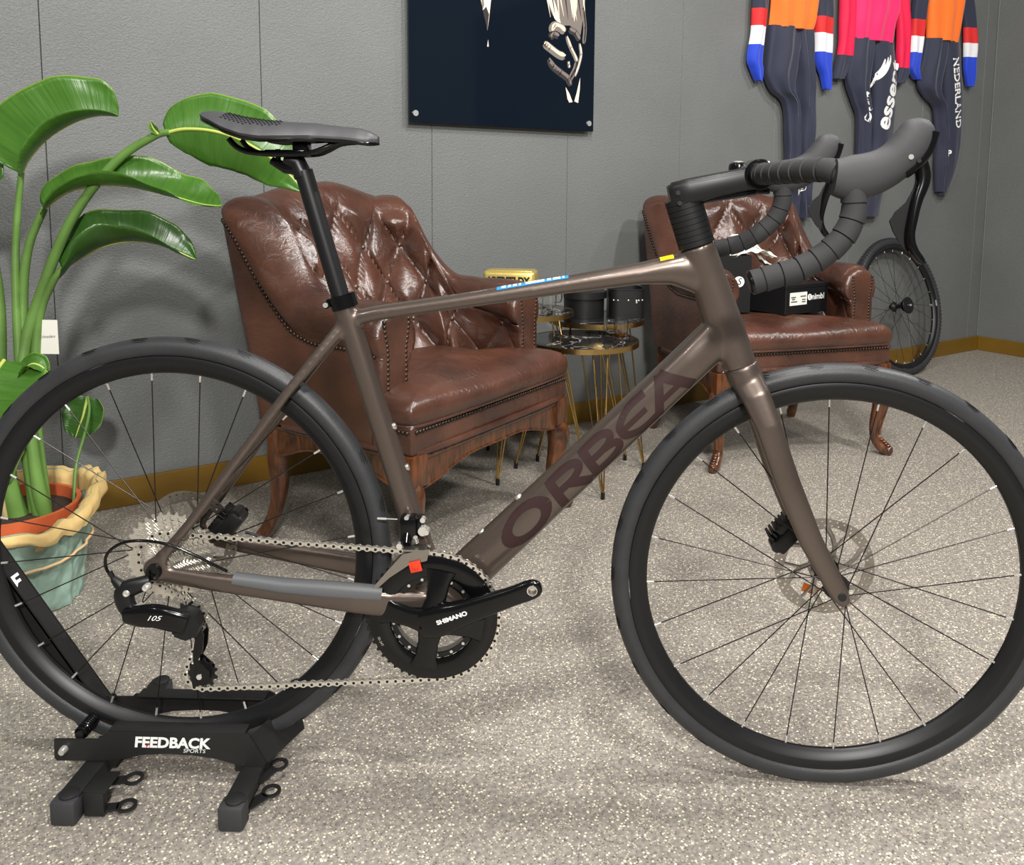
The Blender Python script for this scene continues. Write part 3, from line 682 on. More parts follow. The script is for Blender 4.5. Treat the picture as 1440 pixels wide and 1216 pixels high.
chain = obj('chain', mb, 'spoke_dark', bike, 40)
def plate(h, yo):
    mb = MB(); prof = []
    for s in (1, -1):
        for k in range(9):
            a = lerp(-PI/2, PI/2, k/8)+(0 if s == 1 else PI); prof.append((s*pitch/2+h*math.cos(a), h*math.sin(a)))
        prof.append((0, h*.5*s))
    for y0 in (-yo-.0005, yo-.0005): mb.prism(prof, lambda x, z, d: V((x, y0+d, z)), 0, .001)
    return mb
pro = [obj('chain_link', plate(.0043, .0030), 'nickel', chain, 30), obj('chain_link', plate(.0041, .0019), 'nickel', chain, 30)]
for i in range(nl):
    o = pro[i] if i < 2 else pro[i % 2].copy()
    if i > 1: COL.objects.link(o); o.parent = chain
    a, b = J[i], J[(i+1) % nl]; d = (b-a).normalized(); yy = V((0, 1, 0)); yy = (yy-d*yy.dot(d)).normalized()
    Mx = Matrix((d, yy, d.cross(yy))).transposed().to_4x4(); Mx.translation = (a+b)/2; o.matrix_local = Mx
# rear derailleur
rd = obj('rear_derailleur', MB().tube(smooth_path([(-.005, -.080, .350), (-.022, -.086, .346), (-.040, -.088, .338), (-.038, -.089, .318), (-.028, -.09, .304)], 20), [(interp([(0, .010), (.3, .0125), (.6, .0145), (1, .012)], i/19), .009) for i in range(20)], 16, Y, ex=2.6).tube([(-.038, -.088, .338), (-.050, -.087, .350), (-.0575, -.086, .3565)], [.0095, .0075, .0048], 12), 'satin_black', bike, 45)
obj('parallelogram', MB().tube(smooth_path([(-.034, -.097, .306), (-.012, -.103, .308), (.015, -.106, .310), (.04, -.104, .303), (.056, -.100, .297)], 24), [(interp([(0, .011), (.3, .0165), (.6, .0175), (1, .0165)], i/23), .009) for i in range(24)], 18, Y, ex=3), 'gloss_black', rd, 45)
obj('knuckle', MB().tube([(.055, -.103, .292), (.053, -.083, .292), (.05, -.072, .291)], [.0215, .0225, .018], 8).tube([(.035, -.092, .285), (.062, -.092, .281)], [(.011, .011), (.0125, .0125)], 6), 'satin_black', rd, 25)
cage = [(.037, .300), (.049, .305), (.060, .290), (.0685, .262), (.0665, .240), (.062, .228), (.072, .214), (.086, .203), (.082, .184), (.062, .173), (.046, .169), (.0405, .182), (.046, .215), (.051, .232), (.055, .255), (.048, .272)]
for y0 in (-.072, -.054): obj('cage_plate', MB().prism(cage[:6]+[(.058, .222), (.076, .204), (.075, .19), (.058, .181), (.049, .178), (.048, .187), (.054, .215)]+cage[13:], lambda x, z, d: V((x, y0+d, z)), 0, .0025), 'gloss_black', rd, 30)
for cx, cz in ((.060, .196), (.042, .285)):
    mb = MB(); ring_teeth(mb, (cx, 0, cz), .0245, 11, -.0635, -.0605, .014, .005); mb.lathe([(.005, -.064), (.0152, -.064), (.0152, -.060), (.005, -.060)], 20, c=(cx, 0, cz), closed=True)
    pu = obj('jockey_wheel', mb, 'satin_black', rd, 30); obj('pulley_bolt', MB().cyl((cx, -.0735, cz), (cx, -.06, cz), .0042, 12), 'silver', rd)
for x, z in ((-.0335, .3385), (-.0045, .3475)):
    obj('pivot_bolt', MB().lathe([(0, -.0975), (.0022, -.0975), (.0026, -.0987), (.0042, -.0985), (.0052, -.097), (.0052, -.088)], 18, c=(x, 0, z)), 'silver', rd)
letters('derailleur_print', '105', .011, lambda x, y: V((.014+x, -.1155, .311+y)), 'white_print', rd, shear=.5, sx=1.3)
obj('adjuster', MB().cyl((-.034, -.094, .309), (-.012, -.094, .322), .0035, 10), 'silver', rd)
cab = smooth_path([(-.056, -.086, .354), (-.068, -.085, .372), (-.066, -.084, .393), (-.046, -.083, .409), (-.017, -.082, .414), (.02, -.08, .409), (.051, -.077, .396), (.082, -.072, .378), (.106, -.067, .362)], 40)
obj('shift_cable', MB().tube(cab, .0023, 10), 'gloss_black', bike)
obj('cable_ferrule', MB().cyl(cab[0], V(cab[0])+V((-.006, 0, .013)), .0036, 12), 'satin_black', bike)
# front derailleur
fd = obj('front_derailleur', MB().box((.374, -.030, .418), (.026, .026, .044), .004).box((.391, -.028, .424), (.012, .02, .03), .003).tube([(.372, -.02, .43), (.372, -.048, .402)], .008, 12), 'gloss_black', bike, 40)
fdc = [(.312, .327), (.322, .330), (.345, .345), (.372, .374), (.402, .392), (.409, .397), (.408, .381), (.385, .379), (.374, .371), (.350, .355), (.330, .337)]
obj('derailleur_cage', MB().prism([(.312, .3255), (.318, .3235), (.348, .352), (.378, .373), (.405, .380), (.409, .398), (.392, .396), (.368, .389), (.347, .365), (.327, .341)], lambda x, z, d: V((x, -.0565+d, z)), 0, .0018).prism([(.312, .3255), (.318, .3235), (.348, .352), (.378, .373), (.405, .380), (.409, .398), (.392, .396), (.368, .389), (.347, .365), (.327, .341)], lambda x, z, d: V((x, -.0375+d, z)), 0, .0018).box((.386, -.047, .3955), (.034, .02, .003)), 'rotor_steel', fd, 30)
for a, b, r_ in (((.397, -.035, .421), (.397, -.046, .421), .0072), ((.403, -.035, .421), (.403, -.050, .421), .004), ((.372, -.03, .438), (.372, -.042, .440), .0035), ((.362, -.04, .398), (.362, -.049, .398), .0048), ((.387, -.04, .402), (.386, -.046, .412), .0035), ((.396, -.03, .436), (.396, -.04, .436), .004)):
    obj('derailleur_bolt', MB().cyl(a, b, r_, 12), 'silver', fd)
obj('cable_tip', MB().cyl((.357, -.035, .4355), (.326, -.036, .4365), .0008, 8).cyl((.340, -.036, .4362), (.327, -.036, .4366), .0018, 8), 'silver', fd)
obj('setting_tab', MB().box((.388, -.0585, .3715), (.018, .003, .0165), .001, Matrix.Rotation(-.25, 3, 'Y')).box((.388, -.0605, .3725), (.009, .003, .007), .001), 'red_plastic', fd)
# brake calipers
def caliper(M, fins):
    mb = MB().box((0, 0, 0), (.05, .036, .026), .006).box((-.012, 0, .016), (.03, .03, .02), .005).cyl((.02, -.012, .004), (.02, .016, .004), .0095, 14)
    c = obj('brake_caliper', mb, 'satin_black', bike, 40, M)
    for k in range(6): obj('cooling_fin', MB().box((-.022+k*.0075, -.002, .020), (.0045, .032, .012), .001), 'gloss_black', c)
    for x in (-.018, .02): obj('caliper_bolt', MB().cyl((x, -.0175, -.003), (x, -.0205, -.003), .0055, 12), 'gloss_black', c)
    return c
caliper(Matrix.Translation((.068, .052, .388)) @ Matrix.Rotation(math.radians(-52), 4, 'Y') @ Matrix.Rotation(PI, 4, 'X') @ Matrix.Scale(-1, 4, (0, 0, 1)), 5)
caliper(MS @ Matrix.Translation((.966, .05, .385)) @ Matrix.Rotation(math.radians(-60), 4, 'Y') @ Matrix.Rotation(PI, 4, 'Z') @ Matrix.Rotation(math.radians(-10), 4, 'Y'), 6)
obj('brake_hose', MB().tube(smooth_path([(.088, .055, .372), (.12, .057, .362), (.165, .058, .347), (.20, .056, .332)], 20), .0024, 8), 'satin_black', bike)
obj('valve_sticker', MB().box((1.008, .0415, .301), (.026, .0006, .014), 0, Matrix.Rotation(.3, 3, 'Y')), 'orange_print', bike)

# ------------------------------------------------------------------ wheel stand
std = thing('bike_stand', 'low black steel floor stand clamping the rear bicycle wheel, rubber feet', 'stand')
front_poly = [(-.179, .078), (-.111, .0795), (-.108, .084), (-.097, .085), (-.094, .093), (.121, .095), (.129, .091), (.153, .047), (.146, .040), (.12, .040), (.075, .052), (.036, .0575), (-.003, .0585), (-.042, .0555), (-.085, .046), (-.127, .0435), (-.176, .0425), (-.18, .047)]
for y0, nm in ((-.0575, 'side_plate'), (.0545, 'side_plate')):
    pl = obj(nm, MB().prism(front_poly, lambda x, z, d: V((x, y0+d, z)), 0, .003), 'powder_black', std, 30)
    s = 1 if y0 < 0 else -1; yi = y0+.0015
    obj('top_flange', MB().box((.0135, yi+s*.012, .0935), (.213, .024, .003), .001), 'powder_black', pl)
    if y0 < 0:
        letters('brand_print', 'FEEDBACK', .0235, lambda x, y: V((.006+x, y0-.0005, .0765+y)), 'white_print', pl, bold=.0009, shear=.12, sx=1.04)
        letters('brand_print', 'SPORTS', .0088, lambda x, y: V((.041+x, y0-.0005, .0645+y)), 'white_print', pl, shear=.2, sx=1.15)
        obj('brand_mark', MB().add([(-.034, y0-.0009, .073), (-.028, y0-.0009, .075), (-.0335, y0-.0009, .0685)], [(0, 1, 2)]), 'red_print', pl)
        obj('spring_bolt', MB().tube([(-.163, y0+.002, .0625), (-.163, y0-.006, .0625), (-.163, y0-.010, .0622)], [.0062, .0062, .0045], 14), 'silver', pl)
obj('wheel_tray', MB().box((-.100, .01, .030), (.012, .108, .016), .001).box((.104, .01, .030), (.012, .108, .016), .001), 'powder_black', std)
obj('end_plate', MB().add([(.129, -.055, .091), (.153, -.055, .047), (.185, .03, .047), (.165, .055, .091), (.131, -.055, .091), (.155, -.055, .047), (.187, .03, .047), (.167, .055, .091)], [(0, 1, 2, 3), (4, 7, 6, 5), (0, 3, 7, 4), (1, 5, 6, 2), (0, 4, 5, 1), (3, 2, 6, 7)]), 'powder_black', std, 0)
n = 240; hel = [(-.142+.0095*math.cos(k*.5), -.048+.085*k/n, .082+.0095*math.sin(k*.5)) for k in range(n)]
obj('spring', MB().tube(hel, .0016, 6), 'gloss_black', std)
obj('spring_core', MB().cyl((-.142, -.053, .082), (-.142, .05, .082), .0065, 14), 'satin_black', std)
# tall channel arm on the far side of the wheel
A0 = V((-.150, 0, .070)); A1 = V((-.345, 0, .372)); ad = (A1-A0).normalized(); an = V((ad.z, 0, -ad.x))
def armpt(l, n_, y): return A0+ad*l+an*n_+V((0, y, 0))
LA = (A1-A0).length
mb = MB()
def slab(l0, l1, n0, n1, y0, y1):
    vs = [armpt(l, n_, y) for l in (l0, l1) for n_ in (n0, n1) for y in (y0, y1)]
    mb.add(vs, [(0, 1, 3, 2), (4, 6, 7, 5), (0, 4, 5, 1), (2, 3, 7, 6), (0, 2, 6, 4), (1, 5, 7, 3)])
slab(0, LA, -.002, .001, .028, .064); slab(0, LA, -.05, .001, .061, .064); slab(0, LA, -.05, .001, .028, .031)
am = obj('upright_arm', mb, 'powder_black', std, 0)
obj('arm_print', MB().add([armpt(l, .0016, y) for l, y in ((.268, .034), (.268, .052), (.263, .052), (.263, .040), (.258, .040), (.258, .049), (.253, .049), (.253, .040), (.248, .034))], [tuple(range(9))]), 'white_print', am, 0)
for x, y0, y1 in ((-.118, -.128, .165), (.131, -.13, .165)):
    bar_ = obj('cross_bar', MB().box((x, (y0+y1)/2, .030), (.032, y1-y0, .020), .002), 'powder_black', std)
    for yy in (y0, y1):
        ft = obj('rubber_foot', MB().box((x-.002, yy, .019), (.038, .030, .038), .005), 'rubber_black', std)
        obj('foot_cap', MB().lathe([(0, .0422), (.012, .042), (.014, .0405), (.014, .037)], 24, axis='Z', c=(x, yy+.004, 0)), 'matte_black', ft)
def ringtab(c, d, rin, rout, L_, z):
    mb = MB(); d = V(d).normalized(); nn = V((-d.y, d.x, 0)); c = V(c); out = []; k_ = 18
    for k in range(k_+1): a = lerp(-2.2, 2.2, k/k_); out.append(c+d*rout*math.cos(a)+nn*rout*math.sin(a))
    inn = [c+d*rin*math.cos(2*PI*k/24)+nn*rin*math.sin(2*PI*k/24) for k in range(24)]
    mb.lathe([(rin, 0), (rin, .003), (rout, .003), (rout, 0)], 26, axis='Z', c=(c.x, c.y, z), closed=True)
    e = c-d*L_; R = Matrix((d, nn, V((0, 0, 1)))).transposed()
    mid = c-d*(rin+L_)/2-d*rin*.45; mb.box((mid.x, mid.y, z+.0015), (L_-rin*.55, rout*1.15, .003), 0, R)
    return mb
for c, d, z in (((-.049, -.070, .024), (1, .25, 0), .024), ((-.043, -.105, .006), (1, .22, 0), .006), ((.163, -.030, .02), (.5, 1, 0), .024), ((.163, -.066, .006), (.7, 1, 0), .006)):
    obj('levelling_tab', ringtab(c, d, .0095, .0145, .04, z), 'powder_black', std, 35)
obj('tab_bracket', MB().box((-.083, -.118, .021), (.030, .012, .036), .001).box((-.083, -.098, .039), (.034, .046, .003), .001), 'powder_black', std)

# ------------------------------------------------------------------ leather armchairs
def make_armchair(name, label, loc, rz):
    root = thing(name, label, 'armchair', loc, rz, 'tufted leather armchairs')
    R_, XO, YF, YB = .055, .335, -.165, .272
    RI, XI, YI = .10, XO-.15, YB-.15
    LS = (YB-R_)-YF; LARC = PI/2*R_; LB = 2*(XO-R_); TOT = 2*LS+2*LARC+LB
    def plan(s):
        """outer outline and, 15 cm inside it, the inner outline"""
        if s > TOT/2:
            p, n_ = plan(TOT-s); return V((-p.x, p.y, 0)), V((-n_.x, n_.y, 0))
        if s < LS: return V((-XO, YF+s, 0)), V((-XI, lerp(YF, YI-RI, s/LS), 0))
        if s < LS+LARC:
            a = (s-LS)/R_; c, n_ = math.cos(a), math.sin(a); return V((-XO+R_-R_*c, YB-R_+R_*n_, 0)), V((-XI+RI-RI*c, YI-RI+RI*n_, 0))
        t = (s-LS-LARC)/LB; return V((lerp(-XO+R_, XO-R_, t), YB, 0)), V((lerp(-XI+RI, XI-RI, t), YI, 0))
    KT = 600; UT = [0]; MT = [0]
    for k in range(1, KT+1):
        (a, b), (c, e) = plan(TOT*(k-1)/KT), plan(TOT*k/KT); p0, p1 = a.lerp(b, .8), c.lerp(e, .8)
        UT.append(UT[-1]+(p1-p0).length); MT.append(MT[-1]+.5*(p1-p0).length+.5*(c-a).length)
    def U_(s): x = max(0, min(KT-1e-6, s/TOT*KT)); k = int(x); return lerp(UT[k], UT[k+1], x-k)-UT[-1]/2
    def inv(tab, v):
        for k in range(KT):
            if tab[k+1] >= v: return TOT*(k+(v-tab[k])/max(1e-9, tab[k+1]-tab[k]))/KT
        return TOT
    def Q(s): return min(s, TOT-s)
    def Hh(s): q = Q(s); return .668-.010*sst(.02, 0, q)+.235*sst(.245, .42, q)+.045*sst(.42, TOT/2, q)
    def B_(s): return sst(.19, .34, Q(s))
    def pt(s, d, z):
        p, n_ = plan(s); b = B_(s); lean = .235*b*max(0, z-.36)
        q = p + (n_-p)*(d/.15); return V((q.x*(1+.05*b*max(0, z-.5)), q.y+lean, z))
    def uv_(s, z): return U_(s)/UW, (z-.65)/.105
    UW = .128
    def bulge(s, z):
        u, v = uv_(s, z); a, b = u+v/2, u-v/2; f = abs(math.sin(PI*a)*math.sin(PI*b))
        k = B_(s); return (.036*k+.011*(1-k))*(f**.42)
    def inner_d(s, z):
        b = B_(s); H = Hh(s); t = sst(.42, H-.05, z); return lerp(lerp(.082+.024*sst(.16, 0, Q(s)), .165, b), lerp(.080+.024*sst(.16, 0, Q(s)), .100, b), t)
    def profile(s):
        H = Hh(s); b = B_(s); r_ = lerp(.056+.014*sst(.22, 0, Q(s)), .047, b); u, _ = uv_(s, 0); out = []
        Hn = H-lerp(.108, .055, b); cd_, cz = lerp(.044+.014*sst(.22, 0, Q(s)), .048, b), H-r_
        for z in (.338, .36, .42, .48): out.append((0, min(z, Hn-.02)))
        out.append((0, Hn-.012)); out.append((.004, Hn))
        pl = lerp(.005, .010, b)*abs(math.sin(PI*u))**.4-lerp(.004, .007, b)
        for k in range(13):
            a = lerp(math.radians(lerp(222, 190, b)), math.radians(lerp(-28, 12, b)), k/12); rr = r_+pl*math.sin(PI*k/12)
            out.append((cd_+rr*math.cos(a), cz+rr*math.sin(a)))
        d0, z0 = out[-1]; N_ = 34
        for k in range(1, N_+1):
            t = k/N_; z = lerp(z0, .43, t); dd = lerp(d0+.018*b, inner_d(s, z), sst(0, .3, t)); out.append((dd-.018+(bulge(s, z)-.018*(1-b)*(1-sst(0, .12, t))*0)*sst(0, .10, t), z))
        out.append((.12, .40)); out.append((.05, .345))
        return out
    NS = 300; rings = []
    for i in range(NS+1):
        s = inv(MT, MT[-1]*i/NS); rings.append([pt(s, d, z) for d, z in profile(s)])
    def shrink(ring, f, dy):
        c = sum(ring, V((0, 0, 0)))/len(ring); return [V((lerp(c.x, p.x, f), p.y+dy, lerp(c.z, p.z, f*.5+.5))) for p in ring]
    for f, dy in ((.965, -.010), (.86, -.018), (.6, -.0195)):
        rings.insert(0, shrink(rings[0 if f == .965 else [.965, .86, .6].index(f)], f, 0) if False else [p for p in rings[0]])
    base0 = rings[3]; baseN = rings[-1]
    for i, (f, dy) in enumerate(((.965, -.010), (.86, -.018), (.6, -.0195))):
        rings[2-i] = shrink(base0, f, dy); rings.append(shrink(baseN, f, dy))
    n = len(rings[0]); mb = MB(); vs = [p for r_ in rings for p in r_]; m = len(rings)
    fs = [(i*n+k, i*n+(k+1) % n, (i+1)*n+(k+1) % n, (i+1)*n+k) for i in range(m-1) for k in range(n)]
    fs += [tuple(range(n)), tuple((m-1)*n+k for k in range(n))[::-1]]
    mb.add(vs, fs); body = obj('upholstery', mb, 'brown_leather', root, 75)
    # buttons
    for row, z in enumerate((.545, .65, .755, .86)):
        v = (z-.65)/.105; off = .5 if (row % 2 == 0) else 0
        for k in range(-7, 8):
            u = k+off
            if abs(u*UW) > UT[-1]/2-.03: continue
            s = inv(UT, u*UW+UT[-1]/2)
            if s < .03 or s > TOT-.03 or z > Hh(s)-.065: continue
            p = pt(s, inner_d(s, z)-.014, z); obj('button', MB().sphere(p, .0085, 12, 8, (1, 1, 1)), 'brown_leather', body)
    # nails (dome heads)
    nm = MB()
    def nail(p, r_=.0054): nm.sphere(p, r_, 8, 4)
    s = .004; lastp = None
    while s < TOT-.003:
        p = pt(s, .001, Hh(s)-lerp(.108, .055, B_(s))-.004)
        if lastp is None or (p-lastp).length >= .0116: nail(p); lastp = p
        s += .0008
    for sg in (-1, 1):
        for k in range(20):
            z = .415+k*.0112
            for xx in (.250, .312): nail(V((sg*(xx-.010*sst(.55, .62, z)*(-1 if xx > .3 else 1)), YF-.017, z)))
    for k in range(58):
        x = lerp(-.325, .325, k/57); nail(V((x, -.2785+.0*abs(x), .388)))
    for sg in (-1, 1):
        for k in range(9): nail(V((sg*.3425, -.265+k*.0118, .388)))
    tag(obj('nail_heads', nm, 'antique_brass', root, 80), kind='stuff')
    # cushion
    P0 = [(-.325, -.285), (0, -.292), (.325, -.285), (.345, -.265), (.345, -.195), (.33, -.172), (.25, -.16), (.235, -.1), (.23, .12), (0, .14), (-.23, .12), (-.235, -.1), (-.25, -.16), (-.33, -.172), (-.345, -.195), (-.345, -.265)]
    def chaikin(P, it):
        for _ in range(it): P = [q for a, b in zip(P, P[1:]+P[:1]) for q in ((lerp(a[0], b[0], .25), lerp(a[1], b[1], .25)), (lerp(a[0], b[0], .75), lerp(a[1], b[1], .75)))]
        return P
    def open_round(P):
        for _ in range(3): P = [P[0]]+[q for a, b in zip(P, P[1:]) for q in ((lerp(a[0], b[0], .2), lerp(a[1], b[1], .2)), (lerp(a[0], b[0], .8), lerp(a[1], b[1], .8)))]+[P[-1]]
        return P
    P1 = chaikin(P0, 3); lv = [(.398, .012), (.404, .002), (.416, -.006), (.432, -.008), (.448, -.002), (.461, .014), (.470, .04), (.478, .08), (.484, .14), (.488, .21), (.489, .27)]
    rings = []
    for z, ins in lv:
        ring = []
        for x, y in P1:
            cx, cy = 0, -.09; dx, dy = x-cx, y-cy; L_ = math.hypot(dx, dy); f = max(.02, 1-ins/L_)
            wr = .0022*noise.noise(V((x*22, y*22, z*14)))+.002*math.sin(70*(x+.4*y)+6*noise.noise(V((x*6, y*6, 0))))*sst(.43, .46, z)*sst(-.05, -.25, y)*.6
            ring.append(V((cx+dx*f, cy+dy*f, z+wr)))
        rings.append(ring)
    n = len(P1); mb = MB(); mb.add([p for r_ in rings for p in r_], [(i*n+k, i*n+(k+1) % n, (i+1)*n+(k+1) % n, (i+1)*n+k) for i in range(len(lv)-1) for k in range(n)]+[tuple((len(lv)-1)*n+k for k in range(n))])
    obj('seat', mb, 'brown_leather', root, 80)
    mb = MB(); mb.box((0, -.215, .368), (.682, .125, .072), .010, seg=3)
    obj('seat_band', mb, 'brown_leather', root, 50)
    pp = [(-.332, .15), (-.338, -.25), (-.31, -.281), (.31, -.281), (.338, -.25), (.332, .15)]
    path = [(x, y, .336) for x, y in open_round(pp)]; mb = MB()
    mb.tube(path, .0075, 8); obj('piping', mb, 'brown_leather', root)
    path = [(x*.985, y*.985, .401) for x, y in open_round([(-.345, -.17), (-.346, -.265), (-.32, -.289), (.32, -.289), (.346, -.265), (.345, -.17)])]
    obj('piping', MB().tube(path, .0045, 8), 'brown_leather', root)
    # show-wood rails
    def rail(nm, a, b, wz):
        a, b = V(a), V(b); d = (b-a).normalized(); nn = V((d.y, -d.x, 0)); L_ = (b-a).length; k_ = 30
        top = [(t*L_, .330) for t in (0, 1)]; low = [(L_*(1-k/k_), .270-.018*math.cos(2*PI*k/k_)*1-.006*math.cos(4*PI*k/k_)) for k in range(k_+1)]
        mb = MB(); mb.prism(top+low, lambda x, z, e: a+d*x+nn*e+V((0, 0, z)), -.012, .012)
        edge = [a+d*x+nn*.0125+V((0, 0, z+.003)) for x, z in low]; mb.tube(edge, .0032, 8)
        mb.tube([a+nn*.0135+V((0, 0, .322)), b+nn*.0135+V((0, 0, .322))], .006, 8)
        obj('rail', mb, 'mahogany_wood', root, 35)
    rail('rail', (-.30, -.258, 0), (.30, -.258, 0), 0); rail('rail', (.318, -.23, 0), (.30, .20, 0), 0); rail('rail', (-.30, .20, 0), (-.318, -.23, 0), 0); rail('rail', (.27, .228, 0), (-.27, .228, 0), 0)
    for sx in (-1, 1):
        for fr in (1, 0):
            x, y = (sx*.315, -.252) if fr else (sx*.296, .215); od = V((sx*.75, -.66, 0)) if fr else V((sx*.35, .94, 0))
            st = [(.332, 0, .026), (.27, 0, .027), (.258, .002, .026), (.235, .010, .031), (.205, .013, .029), (.165, .006, .0235), (.115, -.004, .0185), (.07, -.005, .0155), (.045, .004, .0155), (.028, .020, .0165), (.016, .034, .0165), (.006, .042, .012), (.0, .043, .010)] if fr else [(.332, 0, .022), (.27, 0, .023), (.22, .000, .023), (.16, -.004, .021), (.11, .004, .018), (.07, .018, .017), (.04, .034, .017), (.018, .048, .018), (.0, .05, .014)]
            S = smooth_path(st, 44); mb = MB()
            sidev = V((-od.y, od.x, 0))
            mb.tube([V((x, y, z))+od*o for z, o, _ in S], [(r_, r_*1.05) for _, _, r_ in S], 20, sidev, ex=2.9)
            if fr:
                mb.sphere(V((x, y, .017))+od*.045, .0165, 14, 10)
                for k in range(5): t = V((x, y, .055-.007*k))+od*(.021+.0075*k); mb.sphere(t, .009, 10, 6, (1.1, 1.1, .6))
            else: mb.sphere(V((x, y, .016))+od*.052, .016, 12, 8)
            lg = obj('leg', mb, 'mahogany_wood', root, 60)
            if fr:
                obj('leg_block', MB().box((x, y, .295), (.058, .058, .076), .004), 'mahogany_wood', lg)
                sc = MB(); sc.tube(smooth_path([V((x, y, .25))+od*.034, V((x, y, .215))+od*.044, V((x, y, .16))+od*.031, V((x, y, .10))+od*.0165, V((x, y, .07))+od*.014], 24), .004, 8); obj('carved_rib', sc, 'mahogany_wood', lg)
    return root
make_armchair('tufted_armchair', 'brown tufted leather armchair behind the bicycle seat tube, empty seat', (.207, 1.001, 0), 1.036)
make_armchair('tufted_armchair', 'brown tufted leather armchair with black boxes lying on its seat', (1.346, 1.856, 0), .332)

# ------------------------------------------------------------------ side tables
def side_table(label, x, y, z, r_, rot):
    t = thing('side_table', label, 'table', (x, y, 0), rot, 'nesting side tables')
    obj('tabletop', MB().lathe([(0, z), (r_-.002, z), (r_-.002, z-.014), (0, z-.014)], 72, axis='Z'), 'black_marble', t, 30)
    obj('table_rim', MB().lathe([(r_-.002, z+.0008), (r_+.0015, z+.0008), (r_+.0015, z-.0155), (r_-.002, z-.0155)], 72, axis='Z', closed=True), 'brass', t, 30)
    for k in range(3):
        a = 2*PI*k/3; e = V((math.cos(a), math.sin(a), 0)); f = V((-e.y, e.x, 0)); foot = e*(r_+.045)+V((0, 0, .012))
        mb = MB()
        for o in (-.042, 0, .042): mb.tube([e*(r_-.055-(.02 if o == 0 else 0))+f*o+V((0, 0, z-.0155)), foot+f*o*.06], .0026, 8)
        mb.box(e*(r_-.055)+V((0, 0, z-.0175)), (.07, .1, .003), 0, Matrix.Rotation(a, 3, 'Z'))
        lg = obj('hairpin_leg', mb, 'brass', t)
        obj('foot_cap', MB().tube([foot+V((0, 0, .01)), foot-V((0, 0, .012))], [.006, .0065], 10), 'satin_black', lg)
    return t
side_table('lowest round black marble side table with glass mug on top', .672, 1.435, .45, .178, math.radians(-74))
side_table('round black marble side table under the two black hat boxes', .722, 1.640, .49, .164, math.radians(-40))
side_table('round black marble side table under the gold whisky carton', .478, 1.520, .53, .162, math.radians(-110))
def mug(name, label, loc, h, r_, fill, handle_a):
    t = thing(name, label, 'mug', loc, 0)
    obj('glass_body', MB().lathe([(0, 0), (r_*.86, 0), (r_*.9, .006), (r_*.97, h*.6), (r_, h), (r_-.003, h), (r_*.9, h*.6), (r_*.8, .009), (0, .008)], 12, axis='Z'), 'clear_glass', t, 20)
    if fill: obj('whisky', MB().lathe([(0, .0095), (r_*.78, .0095), (r_*.84, .02), (0, .02)], 28, axis='Z'), 'whisky', t, 40)
    e = V((math.cos(handle_a), math.sin(handle_a), 0)); p = smooth_path([e*r_*.93+V((0, 0, h*.9)), e*(r_+.02)+V((0, 0, h*.88)), e*(r_+.024)+V((0, 0, h*.6)), e*(r_+.016)+V((0, 0, h*.38)), e*r_*.92+V((0, 0, h*.34))], 20)
    obj('handle', MB().tube(p, .0045, 10), 'clear_glass', t)
mug('glass_mug', 'clear glass mug with a little amber whisky on marble table', (.793, 1.446, .4505), .066, .0245, True, PI*1.02)
mug('glass_mug', 'clear glass mug standing beside the gold carton, mostly hidden', (.560, 1.545, .5305), .066, .026, False, -.5)
ash = thing('glass_dish', 'clear square glass dish on the table beside the gold carton', 'dish', (.535, 1.455, .5305), .5)
obj('dish_body', MB().lathe([(0, 0), (.042, 0), (.046, .022), (.041, .022), (.037, .006), (0, .006)], 4, axis='Z'), 'clear_glass', ash, 20)
# gold carton
gc = thing('whisky_carton', 'gold whisky carton lying on the side table behind the armchair arm', 'carton', (.4345, 1.512, .5305), -.10)
obj('carton_body', MB().box((0, 0, .067), (.17, .10, .133), .012, seg=3), 'gold_carton', gc)
obj('carton_rim', MB().box((.0, 0, .133), (.15, .085, .003), .001), 'gold_carton', gc)
letters('carton_print', 'ABERFELDY', .034, lambda x, y: V((-.003+x, -.0505, .101+y)), 'black_print', gc, bold=.0018, sx=.80)
# hat boxes
hb = thing('round_hat_box', 'round black hat box with overhanging lid on marble table', 'box', (.679, 1.668, .4905))
obj('box_body', MB().lathe([(0, 0), (.070, 0), (.070, .070), (0, .070)], 56, axis='Z'), 'hatbox_black', hb, 30)
ld = obj('lid', MB().lathe([(0, .0915), (.072, .0915), (.0785, .089), (.0785, .066), (.071, .066), (.071, .07), (0, .07)], 56, axis='Z'), 'hatbox_black', hb, 30)
tb = obj('lid_tab', MB().tube([(-.0785, -.02, .085), (-.085, -.022, .075), (-.084, -.022, .055)], [(.0015, .006)]*3, 8), 'silver', hb)
sb = thing('studded_box', 'open black rounded box with silver studs beside round hat box', 'box', (.823, 1.686, .4905), .1)
def rsq(r_, h, z, k, n=56): a = 2*PI*k/n; ex = .5; return V((r_*math.copysign(abs(math.cos(a))**ex, math.cos(a)), r_*math.copysign(abs(math.sin(a))**ex, math.sin(a)), z))
mb = MB(); n = 56
for r0, z0 in ((.062, 0), (.062, .095), (.0635, .096), (.0635, .100), (.058, .100), (.058, .012)): mb.v += [tuple(rsq(r0, 0, z0, k)) for k in range(n)]
for i in range(5):
    for k in range(n): mb.f.append((i*n+k, i*n+(k+1) % n, (i+1)*n+(k+1) % n, (i+1)*n+k)); mb.mi.append(0)
for f in (tuple(range(n)), tuple(5*n+k for k in range(n))): mb.f.append(f); mb.mi.append(0)
obj('box_body', mb, 'hatbox_black', sb, 35)
for k in (36, 39, 42, 45, 48): p = rsq(.0625, 0, .062, k); obj('stud', MB().sphere(p, .0032, 10, 6), 'silver', sb)
obj('buckle', MB().box((.028, -.0635, .058), (.006, .003, .012), .001), 'silver', sb)

